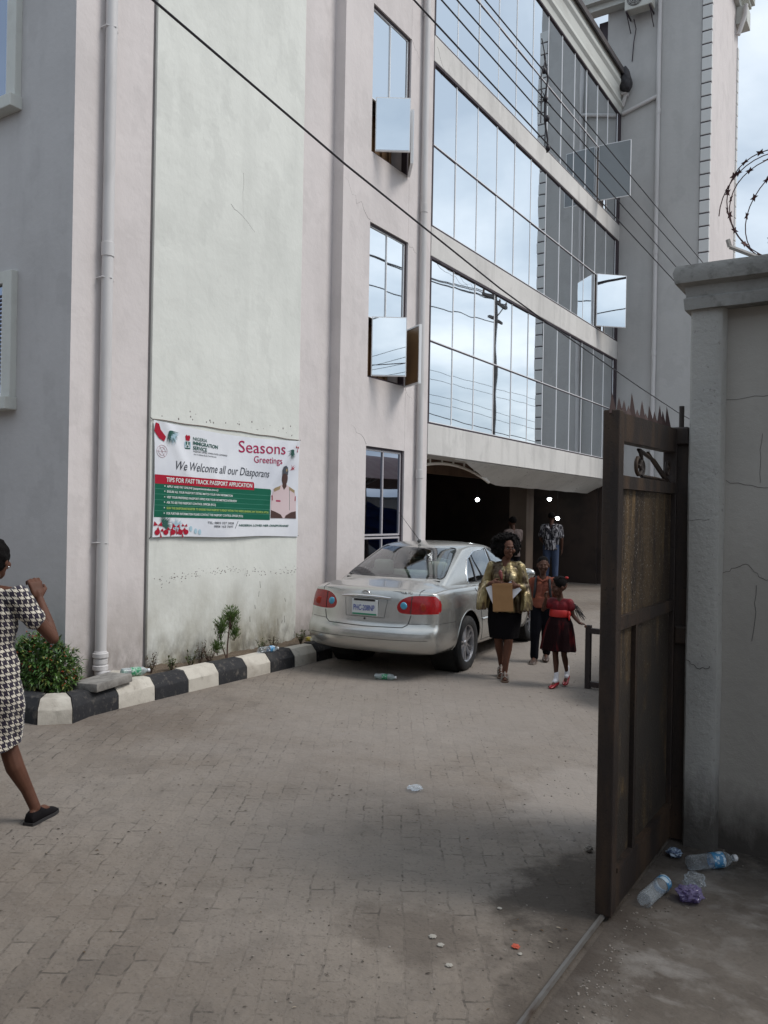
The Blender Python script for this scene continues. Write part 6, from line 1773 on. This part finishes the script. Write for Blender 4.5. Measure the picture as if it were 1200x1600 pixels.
# nail holes and scraped plaster over and under the banner
bm = B(); r_ = random.Random(31)
for k in range(26):
    y, z = r_.uniform(5.9, 8.1), 2.77 + r_.uniform(-.02, .10) * (1 if k % 3 else .3); ball(bm, (-6.6, y, z), r_.uniform(.004, .011), 6, 4, (.3, 1, 1.2))
for k in range(150):
    y = r_.uniform(5.85, 8.25); z = 1.06 + r_.gauss(0, .028) + .03 * math.sin(y * 3) ; ball(bm, (-6.6, y, z), r_.uniform(.002, .0075), 6, 4, (.25, r_.uniform(.7, 2), 1))
for k in range(8): y, z = r_.uniform(7.3, 8.1), r_.uniform(.35, .9); tube(bm, [(-6.6, y, z), (-6.6, y + r_.uniform(-.02, .02), z + r_.uniform(.03, .09))], .003, 4)
build(bm, 'plaster_pocks', CRK, bld, world=True)['kind'] = 'stuff'

# ------------------------------------------------------------------ plants in the bed
LEAF = mat('glossy_leaf', (.045, .105, .022), .38, spots=[(5, 3, .4, .65, (.085, .15, .03), .8), (11, 3, .5, .7, (.022, .055, .014), .8)])
LEAFY = mat('yellowing_leaf', (.16, .17, .035), .5); FLW = mat('orange_red_flower', (.40, .07, .03), .6)
TWIG = mat('dry_twig', (.10, .06, .045), .9); DRYL = mat('dull_red_leaf', (.10, .05, .04), .8, spots=[(20, 3, .4, .6, (.06, .075, .03), .9)])
CONIF = mat('conifer_green', (.075, .135, .03), .7, spots=[(7, 3, .4, .6, (.13, .19, .045), .8), (4, 2, .55, .7, (.10, .06, .03), .6)])
def leaf(bm, p, d, up, ln, w_, mi=0, bend=.25):
    d = d.normalized(); s_ = d.cross(up)
    if s_.length < 1e-4: s_ = d.orthogonal()
    s_.normalize(); n = s_.cross(d)
    a = bm.verts.new(p); b = bm.verts.new(p + d * ln * .5 + s_ * w_ * .5 + n * ln * .06); c = bm.verts.new(p + d * ln - n * ln * bend); e_ = bm.verts.new(p + d * ln * .5 - s_ * w_ * .5 + n * ln * .06)
    m_ = bm.verts.new(p + d * ln * .5)
    for f in ((a, b, m_), (b, c, m_), (c, e_, m_), (e_, a, m_)): bm.faces.new(f).material_index = mi
def rv(r_): return Vector((r_.gauss(0, 1), r_.gauss(0, 1), r_.gauss(0, 1))).normalized()
shr = thing('shrub', 'round green shrub with small orange red flowers at the wall corner', 'shrub', (-6.50, 4.52, .14))
r_ = random.Random(5); bm = B(); bf = B(); bs = B()
for lobe in [((-6.52, 4.52, .34), .30), ((-6.32, 4.50, .27), .22), ((-6.78, 4.46, .34), .28), ((-6.58, 4.55, .46), .20), ((-6.20, 4.52, .20), .13), ((-7.05, 4.45, .30), .24)]:
    c, R0 = Vector(lobe[0]), lobe[1]
    for k in range(int(380 * (R0 / .28) ** 2)):
        v = rv(r_)
        if v.z < -.45: continue
        rr = R0 * r_.uniform(.62, 1.06); p = c + Vector((v.x * rr, v.y * rr, v.z * rr * .85))
        if p.y > 4.80 or p.z < .14: continue
        for q in range(4):
            d = (v + rv(r_) * .9).normalized(); leaf(bm, p, d, Vector((0, 0, 1)), r_.uniform(.045, .085), r_.uniform(.016, .026), 0 if r_.random() > .1 else 1)
    for k in range(16):
        v = rv(r_); v.z = abs(v.z)
        p = c + v * R0 * r_.uniform(.95, 1.08)
        if p.y > 4.8: continue
        for q in range(7): leaf(bm, p, (v + rv(r_) * .8).normalized(), Vector((0, 0, 1)), .018, .010, 2)
for k in range(40):
    a = Vector((-6.5 + r_.uniform(-.15, .1), 4.5 + r_.uniform(-.08, .08), .12)); b = Vector((-6.5 + r_.uniform(-.55, .3), 4.5 + r_.uniform(-.25, .22), r_.uniform(.3, .55))); tube(bs, [a, a.lerp(b, .5) + Vector((0, 0, .04)), b], [.006, .005, .002], 5)
bf.free(); build(bm, 'foliage', [LEAF, LEAFY, FLW], shr, world=True, fix=False); build(bs, 'stem', TWIG, shr, world=True)
con = thing('conifer_sapling', 'small tufted conifer sapling growing beside the kerb under the banner', 'young tree', (-6.27, 6.62, .14))
bs = B(); tube(bs, [(-6.27, 6.62, .1), (-6.275, 6.63, .3), (-6.26, 6.64, .52), (-6.27, 6.65, .62)], [.010, .009, .006, .003], 6); tube(bs, [(-6.27, 6.62, .14), (-6.28, 6.55, .3), (-6.27, 6.50, .45)], [.008, .006, .003], 6)
bm = B(); r_ = random.Random(6)
for (c, sx, sz, n) in (((-6.26, 6.66, .60), .10, .13, 300), ((-6.26, 6.50, .50), .07, .13, 200), ((-6.27, 6.47, .30), .07, .09, 120), ((-6.25, 6.71, .42), .07, .08, 120)):
    for k in range(n):
        v = rv(r_); p = Vector(c) + Vector((v.x * sx, v.y * sx, v.z * sz)) * r_.uniform(.2, 1.0)
        for q in range(3):
            d = (Vector((v.x * .5, v.y * .5, .9)) + rv(r_) * .45).normalized(); leaf(bm, p, d, v, r_.uniform(.025, .055), .007, 0, .05)
        if k % 12 == 0: tube(bs, [(c[0], c[1], c[2] - sz), tuple(p)], .0018, 4)
build(bm, 'foliage', CONIF, con, world=True, fix=False); build(bs, 'trunk', TWIG, con, world=True)
def weed(x, y, h, n, label, mats_, seed, spread=.09, lw=.016, grp='straggly weeds in the planting bed'):
    r_ = random.Random(seed); t = thing('weed', label, 'plant', (x, y, .13), group=grp)
    bs = B(); bm = B()
    for k in range(n):
        a = r_.uniform(0, 6.28); tip = Vector((math.cos(a) * spread * r_.uniform(.3, 1), math.sin(a) * spread * r_.uniform(.3, 1), h * r_.uniform(.6, 1)))
        mid_ = tip * .5 + Vector((r_.uniform(-.015, .015), r_.uniform(-.015, .015), 0)); tube(bs, [(0, 0, 0), mid_, tip], [.003, .0025, .001], 4)
        for q in range(10):
            f = r_.uniform(.25, 1); p = mid_.lerp(tip, (f - .5) * 2) if f > .5 else mid_ * (f * 2)
            leaf(bm, p, (rv(r_) + Vector((0, 0, .5))).normalized(), Vector((0, 0, 1)), r_.uniform(.02, .045), lw)
    build(bm, 'foliage', mats_, t, fix=False); build(bs, 'stem', TWIG, t)
G2 = mat('weed_green', (.055, .085, .025), .7, spots=[(15, 3, .4, .6, (.10, .10, .03), .8)])
for i, (x, y, h, n, lab, mm) in enumerate((
    (-6.35, 5.62, .24, 9, 'reddish dry weed just right of the drainpipe foot', DRYL), (-6.25, 5.80, .17, 10, 'low green weed beside the green bottle', G2),
    (-6.22, 6.02, .20, 9, 'green weed between the bottle and the tall reddish weed', G2), (-6.28, 6.22, .27, 10, 'tallest reddish weed left of the conifer sapling', DRYL),
    (-6.30, 6.38, .18, 7, 'thin brown weed touching the conifer sapling', DRYL), (-6.30, 7.22, .17, 9, 'green weed left of the plastic bottle on the kerb', G2), (-6.34, 7.48, .15, 8, 'brown weed behind the plastic bottle on the kerb', DRYL),
    (-6.30, 7.95, .20, 12, 'dark green weed left of the yellow wrapper', G2), (-6.28, 8.22, .22, 14, 'leafy dark weed nearest the silver car', G2), (-6.5, 8.5, .22, 12, 'leafy weed against the wall beside the silver car', G2))):
    weed(x, y, h, n, lab, mm, 40 + i)
# broken slab on the kerb corner
bm = B(); box(bm, -.15, .15, -.22, .22, 0, .075, bev=.01)
for v in bm.verts: v.co += Vector((mnoise.noise(v.co * 9), mnoise.noise(v.co * 9 + Vector((5, 0, 0))), 0)) * .015
o = build(bm, 'concrete_slab', mat('broken_slab', (.25, .235, .215), .95, spots=[(9, 5, .45, .65, (.13, .12, .11), .8)], bump=[(30, .6, .01)]), smooth=30)
o.location = (-6.03, 4.78, .195); o.rotation_euler = (rad(2), rad(-3), rad(8)); tag(o, 'loose grey concrete slab lying at the kerb bend in front of the drainpipe', 'slab')
bm = B(); box(bm, -.09, .09, -.10, .10, 0, .05, bev=.01); o = build(bm, 'concrete_slab', KW, smooth=30); o.location = (-6.22, 5.10, .19); o.rotation_euler = (rad(5), 0, rad(30)); tag(o, 'small pale concrete lump behind the slab at the drainpipe foot', 'slab')

# ------------------------------------------------------------------ litter
def clear_plastic(name, tint=(.93, .96, 1.0), a=.05):
    m = bpy.data.materials.new(name); m.use_nodes = True; t = m.node_tree
    for n in list(t.nodes): t.nodes.remove(n)
    o = N(t, 'ShaderNodeOutputMaterial'); tr_ = N(t, 'ShaderNodeBsdfTransparent'); tr_.inputs[0].default_value = (*tint, 1)
    g = N(t, 'ShaderNodeBsdfPrincipled'); g.inputs['Base Color'].default_value = (.62, .66, .68, 1); g.inputs['Roughness'].default_value = .10; g.inputs['Specular IOR Level'].default_value = 1.0
    f = N(t, 'ShaderNodeLayerWeight'); f.inputs[0].default_value = .35
    k = N(t, 'ShaderNodeMath', operation='MULTIPLY_ADD', use_clamp=True); k.inputs[1].default_value = .6; k.inputs[2].default_value = a
    t.links.new(f.outputs['Facing'], k.inputs[0]); mx_ = N(t, 'ShaderNodeMixShader')
    t.links.new(k.outputs[0], mx_.inputs[0]); t.links.new(tr_.outputs[0], mx_.inputs[1]); t.links.new(g.outputs[0], mx_.inputs[2]); t.links.new(mx_.outputs[0], o.inputs[0])
    return m
PET = clear_plastic('clear_bottle_plastic'); PETG = clear_plastic('green_bottle_plastic', (.35, .6, .5), .35); PURP = clear_plastic('purple_plastic_bag', (.45, .38, .7), .45)
PURP.node_tree.nodes['Principled BSDF'].inputs['Base Color'].default_value = (.26, .22, .38, 1)
BLUEL = mat('blue_bottle_label', (.05, .22, .42), .4, spots=[(30, 2, .5, .56, (.55, .65, .72), .9)]); CAPB = mat('white_bottle_cap', (.65, .66, .68), .4); GRNL = mat('green_bottle_label', (.02, .22, .10), .4, spots=[(40, 2, .5, .56, (.4, .5, .45), .8)])
def bottle(label, p, yaw, tilt, s=1.0, body=PET, lab=BLUEL, crush=.0, cap=True, lab_at=(.115, .165), grp='discarded plastic bottles'):
    t = thing('plastic_bottle', label, 'bottle', p, 0, grp)
    Rm = Matrix.Rotation(yaw, 4, 'Z') @ Matrix.Rotation(rad(90) + tilt, 4, 'Y')
    MWt = Rm
    bm = B(); prof = [(.0, .004), (.022, .0), (.031, .006)]
    z = .012
    while z < .17: prof += [(.0325, z), (.0305, z + .005), (.0325, z + .010)]; z += .0145
    prof += [(.032, .175), (.026, .19), (.016, .205), (.0125, .212), (.0125, .222)]
    prof = [(r * s, z * s) for r, z in prof]
    lathe(bm, prof, seg=20, mat4=MWt, cap=False)
    if crush:
        for v in bm.verts: v.co += Vector((1, 1, 1)) * crush * mnoise.noise(v.co * 26) * 2
    build(bm, 'bottle_body', body, t, smooth=50)
    bm = B(); lathe(bm, [(.0337 * s, lab_at[0] * s), (.0340 * s, (lab_at[0] + .005) * s), (.0340 * s, (lab_at[1] - .005) * s), (.0337 * s, lab_at[1] * s)], seg=24, mat4=MWt, cap=False); build(bm, 'bottle_label', lab, t, smooth=50)
    if cap:
        bm = B(); lathe(bm, [(.0, .235), (.0135, .235), (.0145, .232), (.0145, .218), (.013, .217)], seg=16, mat4=MWt @ Matrix.Scale(s, 4), cap=False); build(bm, 'bottle_cap', CAPB, t, smooth=50)
    return t
bottle('empty water bottle with a blue label lying at the foot of the gate leaf', (-.985, 3.80, .038), rad(80), rad(-3), 1.1, cap=False, lab_at=(.165, .205), crush=.0)
bottle('long clear bottle with a blue label and white cap lying in front of the pillar', (-.905, 4.33, .042), rad(42), rad(-3), 1.15, lab_at=(.11, .165))
bottle('green labelled bottle lying on the slab beside the drainpipe', (-6.12, 5.06, .262), rad(75), rad(2), 1.2, PETG, GRNL, lab_at=(.07, .15))
bottle('crushed clear bottle with a blue cap lying on a white kerb block', (-6.02, 6.86, .235), rad(78), rad(0), 1.15, lab=BLUEL, crush=.004, lab_at=(.12, .17))
bottle('crushed green bottle lying on the paving behind the silver car', (-4.78, 7.33, .03), rad(20), 0, 1.0, PETG, GRNL, crush=.006, lab_at=(.08, .14))
def crumple(label, p, r, m, seed, cat='plastic bag', flat=.6, nm='plastic_bag', n=3):
    bm = B(); bmesh.ops.create_icosphere(bm, subdivisions=n, radius=r)
    for v in bm.verts:
        d = v.co.normalized(); q = d * 2.2 + Vector((seed, 0, 0)); a = 1 + .45 * mnoise.noise(q) + .30 * abs(mnoise.noise(q * 1.9)) - .12 * abs(mnoise.noise(q * 4.1))
        v.co = Vector((d.x, d.y, d.z * flat)) * r * a
    lo = min(v.co.z for v in bm.verts)
    for v in bm.verts: v.co.z -= lo
    o = build(bm, nm, m, smooth=20); o.location = p; tag(o, label, cat); return o
crumple('crumpled purple plastic bag on the concrete beside the gate', (-.82, 3.985, .008), .052, PURP, 1, flat=.65, n=4)
crumple('crumpled clear plastic bag just behind the purple one', (-.835, 4.14, .008), .048, PET, 2, flat=.6, n=4)
crumple('small crumpled wrapper tucked between gate and pillar', (-1.0, 4.45, .008), .036, mat('blue_white_wrapper', (.30, .38, .48), .3, spots=[(40, 2, .5, .55, (.04, .07, .16), .9)]), 3, 'wrapper', .55, 'wrapper', 3)
crumple('yellow wrapper lying among the weeds near the silver car', (-6.22, 8.05, .17), .06, mat('yellow_wrapper', (.50, .38, .06), .5, spots=[(20, 2, .5, .6, (.4, .4, .38), .8)]), 4, 'wrapper', .5, 'wrapper')
WPAP = mat('dirty_white_paper', (.34, .32, .285), .9)
crumple('clear plastic scrap lying in the middle of the yard', (-2.65, 4.56, .002), .045, PET, 9, 'plastic scrap', .25, 'plastic_scrap', 4)
for k, (x, y, r, lab) in enumerate(((-1.66, 3.03, .020, 'left one of two white paper scraps on the paving'), (-1.60, 2.99, .018, 'right one of two white paper scraps on the paving'), (-1.50, 2.875, .017, 'white oval scrap nearest the camera'), (-1.30, 3.115, .012, 'white scrap touching the orange scrap'), (-1.53, 3.42, .013, 'small pale scrap between the damp patch and the gate'))):
    crumple(lab, (x, y, .001), r * .75, WPAP, 20 + k, 'paper scrap', .25, 'paper_scrap')
crumple('orange red plastic scrap on the paving near the gate rail', (-1.335, 3.155, .001), .016, mat('orange_scrap', (.45, .07, .03), .5), 33, 'plastic scrap', .3, 'plastic_scrap')
STN = mat('pale_stone', (.23, .205, .18), .95, bump=[(40, .6, .006)])
crumple('pale stone lying beside the gate leaf edge', (-1.40, 4.27, 0), .022, STN, 51, 'stone', .8, 'stone')
# twigs, dry leaves and grit trodden into the paving
r_ = random.Random(77); bm = B()
def inside(x, y): return -5.8 < x < -1.2 and 1.6 < y < 22 and not (x < -5.9)
cnt = 0
while cnt < 900:
    y = 1.6 + 14 * r_.random() ** 1.5; x = r_.uniform(-5.8, -1.15)
    if mnoise.noise(Vector((x * 1.3, y * 1.3, 5))) < -.05 and r_.random() < .8: continue
    ln = r_.uniform(.005, .028); a = r_.uniform(-.5, .9); d = Vector((math.cos(a), math.sin(a), 0)); w_ = r_.uniform(.0012, .003)
    s_ = Vector((-d.y, d.x, 0)) * w_; p = Vector((x, y, .0035)); h = r_.uniform(.001, .004)
    vs = [bm.verts.new(p + s_), bm.verts.new(p - s_), bm.verts.new(p + d * ln * .5 - s_ * 1.4 + Vector((0, 0, h))), bm.verts.new(p + d * ln + Vector((0, 0, .001))), bm.verts.new(p + d * ln * .5 + s_ * 1.4 + Vector((0, 0, h)))]
    f = bm.faces.new(vs); f.material_index = r_.choice((0, 0, 0, 1, 2)); cnt += 1
tag(build(bm, 'leaf_litter', [mat('dark_twig', (.055, .043, .034), .9), mat('brown_leaf_bit', (.12, .075, .04), .9), mat('straw_bit', (.34, .29, .22), .9)], fix=False), 'fine twigs, dry leaf bits and straw trodden over the paving', 'leaf litter', kind='stuff')
bm = B()
for k in range(800):
    q = r_.random()
    if q < .45: x, y = r_.gauss(-1.55, .5), r_.uniform(2.2, 6)
    elif q < .75: x, y = -1.02 + abs(r_.gauss(0, .10)), r_.uniform(2.4, 4.0)
    else: x, y = r_.uniform(-5.5, -1.2), r_.uniform(1.8, 9)
    if x > -1.075: z0 = .006
    else: z0 = 0
    if x > -.4 or x < -5.8: continue
    g = bmesh.ops.create_icosphere(bm, subdivisions=1, radius=r_.uniform(.0015, .0055) * (1.6 if r_.random() < .06 else 1), matrix=Matrix.Translation((x, y, z0 + .001)) @ Matrix.Diagonal((r_.uniform(.8, 1.4), r_.uniform(.8, 1.4), .7, 1)))
    mi = r_.choice((0, 0, 1))
    for f in {f for v in g['verts'] for f in v.link_faces}: f.material_index = mi
tag(build(bm, 'grit', [STN, mat('dark_grit', (.10, .085, .07), .95)], fix=False), 'loose grit and small stones along the gate rail and yard', 'gravel', kind='stuff')

# ------------------------------------------------------------------ unseen building, canopy and tree added to darken the foreground
sb = thing('sky_blocker_building', 'long plain grey building added unseen behind the camera to block the sky', 'building', (0, -9, 0))
bm = B(); box(bm, -22, 22, -16, -9, 0, 6.9); build(bm, 'wall', SIDE, sb, world=True)
bm = B(); box(bm, -22.3, 22.3, -16, -8.6, 6.9, 7.1); build(bm, 'roof', ROOFM, sb, world=True)
for k in range(9):
    for z in (1.0, 4.2):
        bm = B(); box(bm, -19 + k * 4.6, -17.2 + k * 4.6, -9.0, -8.95, z, z + 1.5); build(bm, 'window', GLASS2, sb, world=True)
bm = B(); box(bm, -12, 1.5, -3.2, .6, 3.35, 3.42); box(bm, -11.9, -11.8, -3.1, -3.0, 0, 3.35); box(bm, 1.3, 1.4, -3.1, -3.0, 0, 3.35)
tag(build(bm, 'sky_blocker_canopy', ROOFM), 'dark flat canopy added unseen behind the camera to block the sky', 'canopy')  # unseen canopy, added to keep sky light off the foreground

tre = thing('sun_blocker_tree', 'broad leafy tree added unseen on the right to shade the foreground', 'tree', (4.6, 1.6, 0))  # out-of-view tree, added to soften the sun on the foreground
bm = B(); tube(bm, [(4.6, 1.6, -.1), (4.7, 1.5, 2.5), (4.5, 1.7, 4.6)], [.28, .22, .16], 10)
r_ = random.Random(91); cr_ = []
for k in range(9):
    a = k * .7; p = (4.6 + 1.9 * math.cos(a) * r_.uniform(.5, 1), 1.6 + 1.9 * math.sin(a) * r_.uniform(.5, 1), r_.uniform(5.4, 7.2)); cr_.append(p); tube(bm, [(4.5, 1.7, 4.4), ((4.5 + p[0]) / 2, (1.7 + p[1]) / 2, 5.2), p], [.10, .07, .03], 6)
build(bm, 'trunk', TWIG, tre, world=True, smooth=50)
bm = B()
for k in range(5200):
    c = Vector(r_.choice(cr_)); v = rv(r_); p = c + v * 1.25 * r_.uniform(.3, 1); leaf(bm, p, rv(r_), Vector((0, 0, 1)), r_.uniform(.14, .26), .10)
build(bm, 'crown', LEAF, tre, world=True, fix=False)
